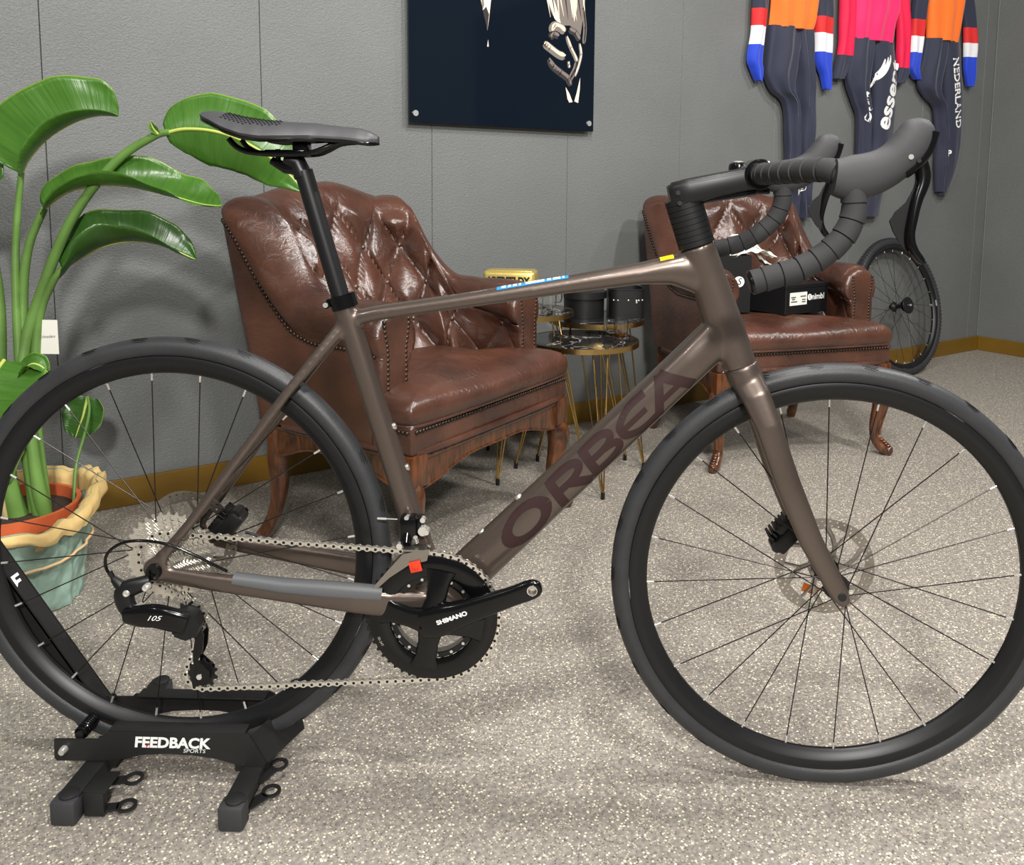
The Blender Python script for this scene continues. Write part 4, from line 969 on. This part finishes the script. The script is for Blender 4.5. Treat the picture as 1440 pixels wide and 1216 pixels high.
# ------------------------------------------------------------------ boxes on the second armchair
cx = thing('shoe_box', 'flat black carton with white label lying on the armchair seat', 'carton', (1.435, 1.884, .4895), math.radians(36.4))
obj('box_body', MB().box((0, 0, .053), (.235, .18, .106), .0015, seg=1), 'carton_black', cx, 0)
obj('box_lid', MB().box((0, 0, .1005), (.238, .183, .014), .001, seg=1), 'carton_black', cx, 0)
obj('address_label', MB().box((-.049, -.0907, .056), (.094, .0008, .046)), 'paper_white', cx, 0)
for k, (x, z, ww) in enumerate(((-.077, .062, .026), (-.073, .046, .034), (-.024, .064, .03), (-.02, .052, .018), (-.02, .044, .02), (-.077, .055, .018))): obj('label_print', MB().box((x, -.0913, z), (ww, .0006, .0042)), 'ink', cx, 0)
obj('logo_disc', MB().lathe([(0, -.0910), (.0115, -.0910), (.0115, -.0904), (0, -.0904)], 28, c=(.014, 0, .058)), 'white_print', cx, 30)
letters('brand_print', 'nimbl', .030, lambda x, y: V((.061+x, -.0908, .058+y)), 'white_print', cx, bold=.0006, sx=1.1)
letters('logo_print', 'S', .019, lambda x, y: V((.014+x, -.0914, .058+y)), 'carton_black', cx)
bx = thing('carton', 'tall open black carton with round white logo and white paper on armchair', 'carton', (1.178, 1.893, .490), math.radians(8))
mb = MB(); W_, D_, H_, T_ = .18, .20, .207, .004
for c, s in (((0, -D_/2, H_/2), (W_, T_, H_)), ((0, D_/2, H_/2), (W_, T_, H_)), ((-W_/2, 0, H_/2), (T_, D_, H_)), ((W_/2, 0, H_/2), (T_, D_, H_)), ((0, 0, T_/2), (W_, D_, T_))): mb.box(c, s)
obj('box_body', mb, 'carton_black', bx, 0)
obj('logo_disc', MB().lathe([(0, -.1035), (.0195, -.1035), (.0195, -.102), (0, -.102)], 32, c=(.047, 0, .112)), 'white_print', bx, 30)
letters('logo_print', 'S', .034, lambda x, y: V((.047+x, -.1042, .112+y)), 'carton_black', bx, shear=.2)
def crumple(u, v):
    x = lerp(-.075, .10, u); y = lerp(-.10, .08, v); return V((x+.02*v, y, .195+.075*math.sin(PI*min(1, u*1.05))*(.3+.7*v)+.018*noise.noise(V((u*5, v*5, 2)))))
pp = thing('tissue_paper', 'crumpled white printed tissue paper sticking out of the tall carton', 'paper', (1.262, 1.905, .495), .25)
obj('paper_sheet', MB().grid(26, 20, crumple), 'paper_white', pp, 60)
obj('paper_sheet', MB().grid(16, 14, lambda u, v: V((lerp(.045, .125, u), lerp(-.10, .05, v), .178-.03*u+.05*v*(1-u)+.01*noise.noise(V((u*6, v*6, 7)))))), 'paper_white', pp, 60)
for k in range(3): obj('paper_print', MB().grid(5, 5, lambda u, v: crumple(.42+.16*k+.1*u, .12+.16*v)+V((0, -.0015, .0015))), 'twine', pp, 60)

# ------------------------------------------------------------------ spare wheel against the wall
mw = thing('spare_wheel', 'black knobbly bicycle wheel leaning against grey wall beside armchair', 'wheel', W0+WT*2.765+WN*.205, WA)
tilt = math.asin(.155/.70)
MM = Matrix.Translation((0, 0, .0)) @ Matrix.Rotation(-tilt, 4, 'X') @ Matrix.Translation((0, 0, .352))
rimm = make_wheel(mw, MM, .352, .0205, .292, .027, 24, .2, .10, .027, knob=True, rotor=False, hub_r=.026)
obj('freehub_disc', MB().lathe([(0, -.062), (.008, -.064), (.012, -.058), (.041, -.056), (.043, -.052), (.041, -.048), (.012, -.046)], 40), 'satin_black', rimm, 35)
obj('axle_end', MB().lathe([(0, -.070), (.0045, -.070), (.006, -.066), (.006, -.060)], 16), 'silver', rimm)
obj('rim_label', MB().box((.309, -.0145, -.005), (.012, .0006, .03)), 'silver', rimm, 0)
obj('valve', MB().cyl((.292, 0, -.012), (.272, 0, -.011), .003, 10), 'silver', rimm)

# ------------------------------------------------------------------ wall art
art = thing('wall_art', 'large dark glossy acrylic print with a pale hand, fixed to the wall', 'picture', W0+WN*.0, WA)
AX0, AX1, AZ0, AZ1 = .085, .858, 1.146, 2.25; AY = -.030
obj('acrylic_panel', MB().box(((AX0+AX1)/2, AY+.004, (AZ0+AZ1)/2), (AX1-AX0, .008, AZ1-AZ0), .0008, seg=1), 'art_navy', art, 0)
for x in (AX0+.022, AX1-.022):
    for z in (AZ0+.03, AZ1-.03):
        obj('standoff', MB().cyl((x, AY+.008, z), (x, 0, z), .008, 14).cyl((x, AY-.004, z), (x, AY, z), .010, 18), 'silver', art)
def flat(name, poly, mat, k=0):
    n = len(poly); mb = MB(); mb.add([(x, AY-.0004-.0002*k, z) for x, z in poly], [tuple(range(n))]); return obj(name, mb, mat, art, 0)
def brush(name, pts, wid, mat, k=0):
    P = smooth_path(pts, 20); mb = MB(); vs = []
    for i, p in enumerate(P):
        a, b = P[max(0, i-1)], P[min(19, i+1)]; t = V((b[0]-a[0], b[1]-a[1])).normalized(); w_ = interp(wid, i/19)
        for s in (-1, 1): vs.append((p[0]-t.y*w_*s, AY-.0004-.0002*k, p[1]+t.x*w_*s))
    mb.add(vs, [(2*i, 2*i+1, 2*i+3, 2*i+2) for i in range(19)]); return obj(name, mb, mat, art, 0)
flat('printed_shirt', [(.305, 1.75), (.335, 1.72), (.352, 1.60), (.385, 1.475), (.391, 1.51), (.402, 1.60), (.41, 1.75)], 'art_cream')
flat('printed_fold', [(.338, 1.74), (.366, 1.54), (.372, 1.56), (.352, 1.74)], 'art_grey', 1); flat('printed_fold', [(.384, 1.42), (.388, 1.445), (.391, 1.42)], 'art_pale', 1)
flat('printed_fold', [(.366, 1.54), (.385, 1.476), (.392, 1.53), (.38, 1.555)], 'art_shade', 1)
flat('printed_arm', [(.600, 1.75), (.628, 1.62), (.66, 1.56), (.69, 1.525), (.74, 1.53), (.79, 1.50), (.80, 1.56), (.825, 1.75)], 'art_grey')
flat('printed_light', [(.605, 1.75), (.634, 1.62), (.672, 1.545), (.70, 1.53), (.684, 1.575), (.66, 1.63), (.65, 1.75)], 'art_cream', 1)
flat('printed_light', [(.745, 1.75), (.748, 1.6), (.76, 1.545), (.772, 1.6), (.775, 1.75)], 'art_pale', 1)
for pts, w_, m_ in (([(.655, 1.495), (.67, 1.52), (.70, 1.515), (.715, 1.50)], .017, 'art_pale'), ([(.65, 1.475), (.665, 1.49), (.69, 1.485)], .013, 'art_grey'), ([(.735, 1.515), (.765, 1.505), (.785, 1.48)], .013, 'art_grey'), ([(.622, 1.455), (.65, 1.44), (.69, 1.42), (.72, 1.415)], .0155, 'art_pale'), ([(.622, 1.455), (.64, 1.448)], .010, 'art_cream'),
                   ([(.645, 1.40), (.665, 1.375), (.70, 1.355), (.735, 1.335), (.745, 1.31)], .0145, 'art_grey'), ([(.650, 1.395), (.668, 1.375), (.69, 1.362)], .006, 'art_pale'), ([(.725, 1.49), (.745, 1.45), (.765, 1.42), (.775, 1.40)], .009, 'art_pale'), ([(.785, 1.47), (.793, 1.43), (.783, 1.39), (.765, 1.345)], .007, 'art_cream'), ([(.80, 1.6), (.81, 1.53), (.805, 1.47)], .008, 'art_shade'), ([(.735, 1.40), (.74, 1.375)], .006, 'art_cream'), ([(.74, 1.33), (.765, 1.37), (.775, 1.40)], .010, 'art_shade')):
    pts = pts if len(pts) > 2 else [pts[0], ((pts[0][0]+pts[1][0])/2, (pts[0][1]+pts[1][1])/2), pts[1]]
    brush('printed_finger', pts, [(0, w_*.55), (.15, w_), (.85, w_), (1, w_*.5)], 'art_shade' if m_ == 'art_grey' else 'art_grey', 2)
    up_ = [(x+w_*.22, z+w_*.34) for x, z in pts]; brush('printed_light', up_, [(0, .1*w_), (.2, w_*.5), (.5, w_*.36), (.8, w_*.5), (1, w_*.1)], m_, 3)
    for q in range(3):
        t_ = .22+.27*q; c_ = pts[min(len(pts)-1, int(t_*len(pts)))]; brush('printed_crease', [(c_[0]-w_*.5, c_[1]-w_*.7+q*.001), (c_[0]+.001, c_[1]), (c_[0]+w_*.4, c_[1]+w_*.7)], [(0, .0004), (.5, .0016), (1, .0004)], 'art_navy', 4)
for q in range(9):
    x0 = .64+q*.02; brush('printed_streak', [(x0-.02, 1.75), (x0-.008+.004*(q % 3), 1.64), (x0+.012, 1.55+.01*(q % 2))], [(0, .0035), (.6, .003), (1, .0006)], ('art_pale', 'art_shade', 'art_cream')[q % 3], 2)
flat('printed_cuff', [(.724, 1.305), (.742, 1.282), (.757, 1.252), (.742, 1.249), (.733, 1.262)], 'art_cream', 2)
flat('printed_cuff', [(.765, 1.255), (.775, 1.285), (.791, 1.345), (.790, 1.30), (.783, 1.25)], 'art_cream', 2)

# ------------------------------------------------------------------ skinsuits on the wall (wall frame: x along wall, -y out)
def cloth(name, st, parent, mats, bands=None, folds=5, amp=.010, seed=0, nseg=40, nz=70, flat_back=True):
    """st: (z, xc, half width, half depth); bands: z thresholds for material slots"""
    S = smooth_path(st, nz); mb = MB(); vs = []
    for i, (z, xc, hw, hd) in enumerate(S):
        for k in range(nseg):
            a = 2*PI*k/nseg; x = math.cos(a); y = math.sin(a)
            ph = folds*x*2.2+seed+1.5*noise.noise(V((seed, z*4, 0)))
            f = amp*math.sin(ph)*sst(-.2, .4, -y)+amp*.7*noise.noise(V((x*2.5+seed, z*7, y)))
            vs.append((xc+hw*x+.006*noise.noise(V((seed*3, z*9, x))), -.026+hd*y-f if y < 0 else -.026+min(hd, .016)*y, z))
    fs = []; mi = []
    for i in range(nz-1):
        zz = (S[i][0]+S[i+1][0])/2
        for k in range(nseg):
            fs.append((i*nseg+k, i*nseg+(k+1) % nseg, (i+1)*nseg+(k+1) % nseg, (i+1)*nseg+k))
            mi.append(sum(1 for b in (bands or []) if zz < b))
    fs += [tuple(range(nseg)), tuple((nz-1)*nseg+k for k in range(nseg))[::-1]]; mi += [0, len(bands or [])]
    mb.v = vs; mb.f = fs; mb.mi = mi
    return obj(name, mb, mats, parent, 75)
def on_cloth(o, fx, fz, eps=.0015):
    t = bvh(o)
    def f(x, y):
        X, Z = fx(x, y), fz(x, y); h = t.ray_cast(V((X, -.6, Z)), V((0, 1, 0)))[0]; return V((X, (h.y if h else -.05)-eps, Z))
    return f
def hang(label, s):
    t = thing('skinsuit', label, 'skinsuit', W0+WT*s, WA, 'cycling skinsuits hung on the wall')
    obj('hanger', MB().tube(smooth_path([(-.17, -.03, 2.10), (-.08, -.03, 2.15), (0, -.03, 2.17), (.08, -.03, 2.15), (.17, -.03, 2.10)], 20), .006, 8).tube(smooth_path([(0, -.03, 2.17), (0, -.03, 2.21), (.02, -.03, 2.23), (.02, -.015, 2.25), (0, 0, 2.25)], 14), .0025, 8), 'satin_black', t)
    return t
# one: orange chest, striped sleeves
j = hang('orange and navy skinsuit with red, white and blue sleeves hanging nearest the wall art', 1.97)
cloth('torso', [(2.13, .0, .11, .03), (2.05, .0, .165, .05), (1.85, .015, .158, .055), (1.72, .005, .142, .055), (1.645, -.01, .137, .05)], j, ['orange_cloth'], folds=4, amp=.012, seed=1)
lg = cloth('leg', [(1.65, -.045, .105, .052), (1.55, -.06, .10, .055), (1.44, -.07, .095, .05), (1.37, -.045, .075, .045), (1.32, .01, .048, .042), (1.2, .03, .042, .04), (1.05, .04, .040, .036), (.98, .042, .045, .036), (.90, .055, .040, .03), (.815, .06, .038, .025)], j, ['navy_cloth'], folds=3, amp=.010, seed=2)
lg2 = cloth('leg', [(1.65, .07, .065, .048), (1.45, .095, .06, .05), (1.3, .115, .055, .045), (1.1, .125, .05, .04), (.98, .13, .055, .036), (.9, .135, .05, .032), (.80, .15, .045, .026)], j, ['navy_cloth'], folds=3, amp=.012, seed=5)
cloth('sleeve', [(2.04, -.155, .06, .035), (1.9, -.195, .05, .035), (1.76, -.205, .046, .032), (1.62, -.215, .042, .03), (1.5, -.23, .042, .028), (1.45, -.215, .036, .026), (1.405, -.20, .02, .02)], j, ['navy_cloth', 'red_cloth', 'white_cloth', 'blue_cloth'], [1.71, 1.635, 1.555], folds=2, amp=.006, seed=3)
cloth('sleeve', [(2.04, .155, .06, .035), (1.9, .20, .055, .035), (1.78, .215, .058, .034), (1.62, .225, .055, .032), (1.52, .235, .052, .03), (1.46, .255, .035, .026), (1.40, .268, .02, .02)], j, ['navy_cloth', 'red_cloth', 'white_cloth', 'blue_cloth'], [1.72, 1.645, 1.565], folds=2, amp=.006, seed=4)
letters('leg_logo', 'p', .07, on_cloth(lg2, lambda x, y: .085+x, lambda x, y: .945+y), 'white_print', lg2, bold=.003, shear=.3)
# two: pink chest
j = hang('pink skinsuit with navy legs and white lettering hanging between the two orange ones', 2.56)
cloth('torso', [(2.13, .0, .11, .03), (2.05, .0, .165, .05), (1.85, .02, .185, .055), (1.74, .0, .170, .055), (1.65, .0, .158, .05)], j, ['pink_cloth'], folds=4, amp=.012, seed=8)
lg = cloth('leg', [(1.655, -.085, .08, .05), (1.55, -.10, .085, .055), (1.44, -.10, .08, .05), (1.36, -.07, .06, .045), (1.28, -.04, .045, .042), (1.1, -.025, .045, .04), (1.0, -.015, .048, .036), (.92, .0, .04, .03), (.85, .01, .035, .025)], j, ['navy_cloth'], folds=3, amp=.010, seed=9)
lg2 = cloth('leg', [(1.655, .08, .085, .05), (1.5, .105, .09, .055), (1.35, .12, .088, .05), (1.2, .125, .085, .045), (1.08, .115, .078, .04), (1.0, .105, .07, .036), (.9, .085, .066, .03), (.80, .075, .062, .025)], j, ['navy_cloth'], folds=1.2, amp=.004, seed=10)
cloth('sleeve', [(2.04, -.165, .06, .035), (1.9, -.20, .055, .035), (1.7, -.195, .05, .034), (1.58, -.20, .052, .03), (1.53, -.215, .048, .03), (1.455, -.245, .034, .024)], j, ['red_pink_cloth', 'navy_cloth'], [1.565], folds=2, amp=.006, seed=11)
cloth('sleeve', [(2.04, .165, .06, .035), (1.85, .235, .05, .035), (1.7, .255, .045, .034), (1.56, .265, .042, .03), (1.52, .262, .044, .03), (1.47, .245, .034, .024)], j, ['red_pink_cloth', 'navy_cloth'], [1.545], folds=2, amp=.006, seed=12)
def rotf(cx_, cz_, an): ca_, sa_ = math.cos(an), math.sin(an); return (lambda x, y: cx_+x*ca_-y*sa_), (lambda x, y: cz_+x*sa_+y*ca_)
fx, fz = rotf(.120, 1.40, math.radians(76)); letters('leg_lettering', 'essent', .135, on_cloth(lg2, fx, fz), 'white_print', lg2, bold=.004, sx=1.0)
for k in range(3):
    fx, fz = rotf(.03+.024*k, 1.49+.02*k, math.radians(62)); f = on_cloth(lg2, fx, fz)
    P = smooth_path([(-.085, .02), (-.04, .008), (.03, .004), (.08-.01*k, .016)], 14); mb = MB(); vs = []
    for i, (x, y) in enumerate(P): w_ = .0095*math.sin(PI*(i+1.5)/16); vs += [f(x, y-w_), f(x, y+w_)]
    mb.add(vs, [(2*i, 2*i+1, 2*i+3, 2*i+2) for i in range(13)]); obj('leg_emblem', mb, 'white_print', lg2, 0)
fx, fz = rotf(-.045, 1.33, math.radians(90)); letters('leg_lettering', 'our', .10, on_cloth(lg, fx, fz), 'white_print', lg, bold=.004)
letters('leg_logo', 'P', .05, on_cloth(lg, lambda x, y: -.045+x, lambda x, y: 1.03+y), 'white_print', lg, bold=.002)
# three: orange, near the corner
j = hang('orange and navy skinsuit with red, white and blue sleeves hanging nearest the wall corner', 3.16)
cloth('torso', [(2.13, .0, .11, .03), (2.05, .0, .165, .05), (1.92, .02, .165, .055), (1.8, .01, .15, .055), (1.71, -.0, .132, .05)], j, ['orange_cloth'], folds=4, amp=.012, seed=15)
lg = cloth('leg', [(1.715, -.06, .085, .05), (1.6, -.085, .09, .055), (1.48, -.10, .09, .05), (1.42, -.06, .07, .045), (1.36, .01, .045, .042), (1.2, .045, .04, .04), (1.1, .055, .042, .036), (1.0, .065, .04, .03), (.925, .075, .035, .025)], j, ['navy_cloth'], folds=3, amp=.010, seed=16)
lg2 = cloth('leg', [(1.715, .075, .065, .048), (1.5, .115, .08, .05), (1.3, .15, .075, .045), (1.15, .155, .068, .04), (1.05, .14, .062, .036), (.96, .115, .05, .03), (.91, .10, .035, .022)], j, ['navy_cloth'], folds=1.2, amp=.004, seed=17)
cloth('sleeve', [(2.04, -.155, .06, .035), (1.9, -.21, .052, .035), (1.76, -.225, .048, .032), (1.62, -.235, .045, .03), (1.55, -.24, .042, .028), (1.50, -.20, .02, .02)], j, ['navy_cloth', 'red_cloth', 'white_cloth', 'blue_cloth'], [1.80, 1.715, 1.635], folds=2, amp=.006, seed=18)
cloth('sleeve', [(2.04, .155, .06, .035), (1.92, .22, .055, .035), (1.78, .265, .055, .034), (1.65, .28, .052, .032), (1.57, .29, .048, .03), (1.50, .30, .025, .02)], j, ['navy_cloth', 'red_cloth', 'white_cloth', 'blue_cloth'], [1.81, 1.73, 1.65], folds=2, amp=.006, seed=19)
fx, fz = rotf(.112, 1.45, math.radians(-78)); letters('leg_lettering', 'NEDERLAND', .068, on_cloth(lg2, fx, fz), 'white_print', lg2, bold=.0015, sx=.95)
letters('leg_logo', 'P', .045, on_cloth(lg2, lambda x, y: .10+x, lambda x, y: 1.13+y), 'white_print', lg2, bold=.002)

# ------------------------------------------------------------------ potted plant
PX, PY = -.622, .535
plant = thing('potted_plant', 'tall broad-leaved green plant in a terracotta pot beside the bicycle', 'plant', (PX, PY, 0))
def wrapr(a, z): return .132+.028*(z/.25)+.010*noise.noise(V((math.cos(a)*3, math.sin(a)*3, z*9)))+.006*noise.noise(V((math.cos(a)*8, math.sin(a)*8, z*22)))
obj('pot', MB().lathe([(0, .004), (.098, .004), (.125, .185), (.136, .19), (.138, .222), (.128, .222), (.124, .19), (0, .18)], 56, axis='Z'), 'terracotta', plant, 35)
obj('soil', MB().lathe([(0, .205), (.07, .203), (.126, .197)], 32, axis='Z'), 'soil', plant)
wp = thing('pot_wrap', 'crumpled teal and kraft paper wrap tied around the plant pot with twine', 'wrapping', (PX, PY, 0))
def rim_z(a): return .226+.030*math.sin(a+.2)+.010*math.sin(3*a)+.012*noise.noise(V((math.cos(a)*6, math.sin(a)*6, 9)))+.012*noise.noise(V((math.cos(a)*2, math.sin(a)*2, 4)))
def wr(u, v):
    a = 2*PI*u; z = v*rim_z(a); r_ = wrapr(a, z)+.010*sst(.7, 1, v)+.009*abs(noise.noise(V((math.cos(a)*4, math.sin(a)*4, z*16))))+.0035*abs(noise.noise(V((math.cos(a)*11, math.sin(a)*11, z*40))))-.004; return V((r_*math.cos(a), r_*math.sin(a), .002+z))
obj('outer_paper', MB().grid(220, 80, wr, cu=True), 'wrap_teal', wp, 60)
def wr2(u, v):
    a = 2*PI*u; rz_ = rim_z(a); 
    if v < .45: t = v/.45; z = lerp(rz_-.045, rz_+.004, t); r_ = wrapr(a, rz_)-.004-.006*(1-t)+.018*sst(.8, 1, t)
    else: t = (v-.45)/.55; z = rz_+.004-t*(.030+.012*math.sin(2*a+1.5)+.008*noise.noise(V((math.cos(a)*5, math.sin(a)*5, 1)))); r_ = wrapr(a, rz_)+.0175+.005*math.sin(PI*min(1, t*.9+.1))+.003+.006*noise.noise(V((math.cos(a)*9, math.sin(a)*9, t*2)))*t
    return V((r_*math.cos(a), r_*math.sin(a), z))
obj('paper_cuff', MB().grid(120, 16, wr2, cu=True), 'wrap_kraft', wp, 60)
tz = lambda a: .135+.02*math.cos(a-2.2)
obj('twine', MB().tube([V(((wrapr(a, tz(a))+.007)*math.cos(a), (wrapr(a, tz(a))+.007)*math.sin(a), tz(a))) for a in [2*PI*k/60 for k in range(60)]], .0032, 8, closed=True), 'twine', wp)
aa = -1.9; p0 = V(((wrapr(aa, .14)+.010)*math.cos(aa), (wrapr(aa, .14)+.010)*math.sin(aa), .130))
obj('twine_tail', MB().tube(smooth_path([p0, p0+V((.03, -.004, -.012)), p0+V((.055, .0, -.05)), p0+V((.075, .012, -.075))], 16), .002, 6), 'twine', wp)
def leaf(parent, rib, wid, fl_, fr_, updir, mat='leaf_green', wav=.006, n=34, m=9, seed=0, wl=1, wr_=1):
    """rib: points; wid: table of half widths; fl_, fr_: fold angle (deg) tables for the two halves"""
    P = [V(p) for p in smooth_path(rib, n)]; U = V(updir); mb = MB(); vs = []; uv = []
    for i, p in enumerate(P):
        t = (P[min(i+1, n-1)]-P[max(i-1, 0)]).normalized(); up_ = (U-t*U.dot(t)).normalized(); sd = t.cross(up_); w_ = interp(wid, i/(n-1))
        for s, tab in ((-1, fl_), (1, fr_)):
            row = []
            a0, a1 = [math.radians(k) for k in interp2(tab, i/(n-1))]
            q = V(p)
            for k in range(m):
                if k: a = lerp(a0, a1, (k-.5)/(m-1)); q = q+(sd*s*math.cos(a)+up_*math.sin(a))*(w_*(wl if s < 0 else wr_)/(m-1))
                row.append(q+up_*wav*noise.noise(V((i*.25+seed, k*.3*s, seed)))*(k/(m-1)))
            if s == -1: vs += row[::-1]; uv += [(i/(n-1)*3, .5-.5*k/(m-1)) for k in range(m)][::-1]
            else: vs += row[1:]; uv += [(i/(n-1)*3, .5+.5*k/(m-1)) for k in range(1, m)]
    c = 2*m-1; fs = [(i*c+k, i*c+k+1, (i+1)*c+k+1, (i+1)*c+k) for i in range(n-1) for k in range(c-1)]
    mb.add(vs, fs); o = obj('leaf', mb, mat, parent, 0)
    me = o.data; ul = me.uv_layers.new(name='UVMap')
    for lp in me.loops: ul.data[lp.index].uv = uv[lp.vertex_index]
    me.polygons.foreach_set('use_smooth', [True]*len(me.polygons))
    sm = o.modifiers.new('t', 'SOLIDIFY'); sm.thickness = .0008; bake(o)
    obj('midrib', MB().tube([p-0*U for p in P], [lerp(.0042, .0012, i/(n-1)) for i in range(n)], 8), 'stem_yellow', o)
    return o
def interp2(tab, x):
    if not isinstance(tab[0], (list, tuple)): return tab
    return interp([(r_[0], r_[1]) for r_ in tab], x), interp([(r_[0], r_[2]) for r_ in tab], x)
def rel(P): return [(x-PX, y-PY, z) for x, y, z in P]
def stalk(P, r0, r1): n = 40; S = smooth_path(rel(P), n); return obj('stalk', MB().tube(S, [lerp(r0, r1, i/(n-1)) for i in range(n)], 14), 'stem_green', plant)
BW = [(0, .02), (.06, .07), (.2, .10), (.45, .115), (.7, .10), (.9, .06), (1, .01)]
# A: upper left leaf, folded open towards the viewer
stalk([(-.575, .54, .20), (-.60, .56, .40), (-.618, .585, .62), (-.62, .6, .80), (-.598, .6, .958)], .012, .0065)
leaf(plant, rel([(-.598, .6, .955), (-.575, .595, .99), (-.53, .595, 1.035), (-.475, .605, 1.07), (-.43, .62, 1.085), (-.392, .635, 1.085)]), [(0, .03), (.1, .10), (.3, .125), (.6, .115), (.85, .085), (.95, .055), (1, .02)], [(0, -5, 10), (.5, 5, 15), (1, 15, 25)], [(0, 60, 80), (.5, 75, 120), (1, 60, 100)], (.35, -.85, .25), seed=1, wl=.92, wr_=.6)
# B: long horizontal leaf
stalk([(-.565, .55, .20), (-.60, .575, .45), (-.612, .6, .66), (-.592, .6, .79), (-.551, .6, .879)], .013, .008)
leaf(plant, rel([(-.553, .6, .877), (-.50, .6, .915), (-.43, .6, .932), (-.36, .605, .930), (-.28, .615, .912), (-.21, .625, .892), (-.165, .63, .888)]), [(0, .03), (.1, .05), (.3, .06), (.55, .075), (.8, .065), (.93, .035), (1, .005)], [(0, -10, 40), (.45, 10, 80), (.7, -10, 25), (1, 0, 20)], [(0, 25, 20), (.4, 40, 95), (.7, 35, 70), (1, 20, 40)], (.05, -.62, .78), seed=2, wav=.012)
# C: lower darker leaf
stalk([(-.56, .56, .20), (-.585, .58, .45), (-.577, .6, .628), (-.544, .6, .709), (-.517, .6, .745)], .012, .007)
leaf(plant, rel([(-.519, .6, .744), (-.48, .605, .768), (-.43, .61, .795), (-.37, .62, .808), (-.31, .63, .800), (-.265, .64, .78), (-.235, .645, .765)]), [(0, .05), (.12, .078), (.35, .085), (.6, .07), (.85, .04), (1, .005)], [(0, 10, 30), (.6, 25, 60), (1, 10, 40)], [(0, 10, 20), (.4, 50, 100), (1, 30, 60)], (.0, -.62, .78), 'leaf_dark', seed=3, wav=.012)
# D: long arching stalk, leaf hanging behind the saddle
stalk([(-.555, .53, .20), (-.595, .55, .40), (-.606, .58, .546), (-.574, .6, .677), (-.492, .6, .853), (-.389, .6, .98), (-.30, .6, 1.039), (-.262, .6, 1.049)], .0155, .0075)
leaf(plant, rel([(-.272, .6, 1.047), (-.23, .6, 1.056), (-.17, .6, 1.053), (-.11, .605, 1.035), (-.05, .61, 1.00), (-.01, .615, .965), (.025, .62, .925)]), [(0, .025), (.1, .055), (.3, .085), (.55, .085), (.8, .055), (1, .004)], [(0, 25, 45), (.6, 15, 45), (1, 0, 10)], [(0, -55, -75), (.6, -55, -80), (1, -20, -20)], (.1, -.75, .65), 'leaf_green', seed=4)
leaf(plant, rel([(-.285, .595, 1.045), (-.293, .59, 1.057), (-.298, .588, 1.072)]), [(0, .006), (.5, .014), (1, .002)], (30, 60), (30, 60), (.1, -.9, .2), seed=6, wav=.002, n=14)
# E: broad lower leaf reaching down in front of the stalks
leaf(plant, rel([(-.632, .555, .545), (-.636, .53, .52), (-.64, .505, .46), (-.64, .495, .39), (-.625, .49, .33), (-.605, .49, .28)]), [(0, .04), (.06, .105), (.2, .115), (.5, .095), (.8, .06), (1, .01)], [(0, -5, 25), (1, -10, -20)], [(0, -5, 10), (1, -10, -25)], (.05, -.95, .25), seed=8)
leaf(plant, rel([(-.60, .55, .50), (-.58, .545, .525), (-.56, .54, .54), (-.54, .54, .535), (-.53, .545, .52)]), [(0, .012), (.3, .026), (.7, .024), (1, .004)], (10, 40), (10, 60), (0, -.6, .8), seed=9, n=18)
# F: small dark leaf close to the wall on a thin stalk
stalk([(-.52, .60, .20), (-.545, .66, .27), (-.555, .72, .33), (-.575, .78, .37), (-.60, .82, .395)], .004, .003)
leaf(plant, rel([(-.60, .82, .395), (-.605, .815, .37), (-.61, .81, .345), (-.618, .805, .32), (-.625, .80, .295)]), [(0, .03), (.2, .05), (.6, .05), (.9, .03), (1, .008)], (-5, 15), (-5, 15), (.1, -.97, .1), 'leaf_dark', seed=10, n=20)
for (x0, y0, z1, x1, r_) in ((-.60, .52, .42, -.625, .022), (-.545, .53, .40, -.57, .016), (-.625, .56, .47, -.66, .02)):
    stalk([(x0, y0, .20), (lerp(x0, x1, .4), y0-.005, .28), (x1, y0+.005, z1)], r_, .011)
obj('dry_sheath', MB().tube(rel([(-.615, .515, .20), (-.625, .505, .255), (-.62, .505, .30)]), [.016, .012, .002], 10), 'dry_leaf', plant)
leaf(plant, rel([(-.70, .61, .90), (-.74, .61, .95), (-.80, .615, .99), (-.87, .62, 1.0), (-.93, .625, .98)]), BW, [(0, 10, 30), (1, 10, 30)], [(0, 10, 30), (1, 10, 30)], (-.1, -.7, .7), seed=12)
stalk([(-.665, .57, .20), (-.665, .585, .45), (-.665, .60, .68), (-.70, .61, .90)], .014, .009)
tg = thing('plant_tag', 'small white card with handwriting clipped to the plant stalks', 'card', (-.575, .598, .590), .0)
obj('card', MB().box((0, .0, 0), (.082, .0008, .078)), 'paper_white', tg, 0)
letters('handwriting', 'Cindy Schneiders', .0095, lambda x, y: V((.006+x*.85, -.0009, .0+y+.05*x)), 'ink', tg, shear=.4)
obj('eyelet', MB().cyl((-.004, -.0012, .032), (-.004, -.0003, .032), .002, 10), 'ink', tg)
for o in bpy.data.objects:
    if o.type == 'MESH' and not o.data.materials: print('NO MATERIAL', o.name)
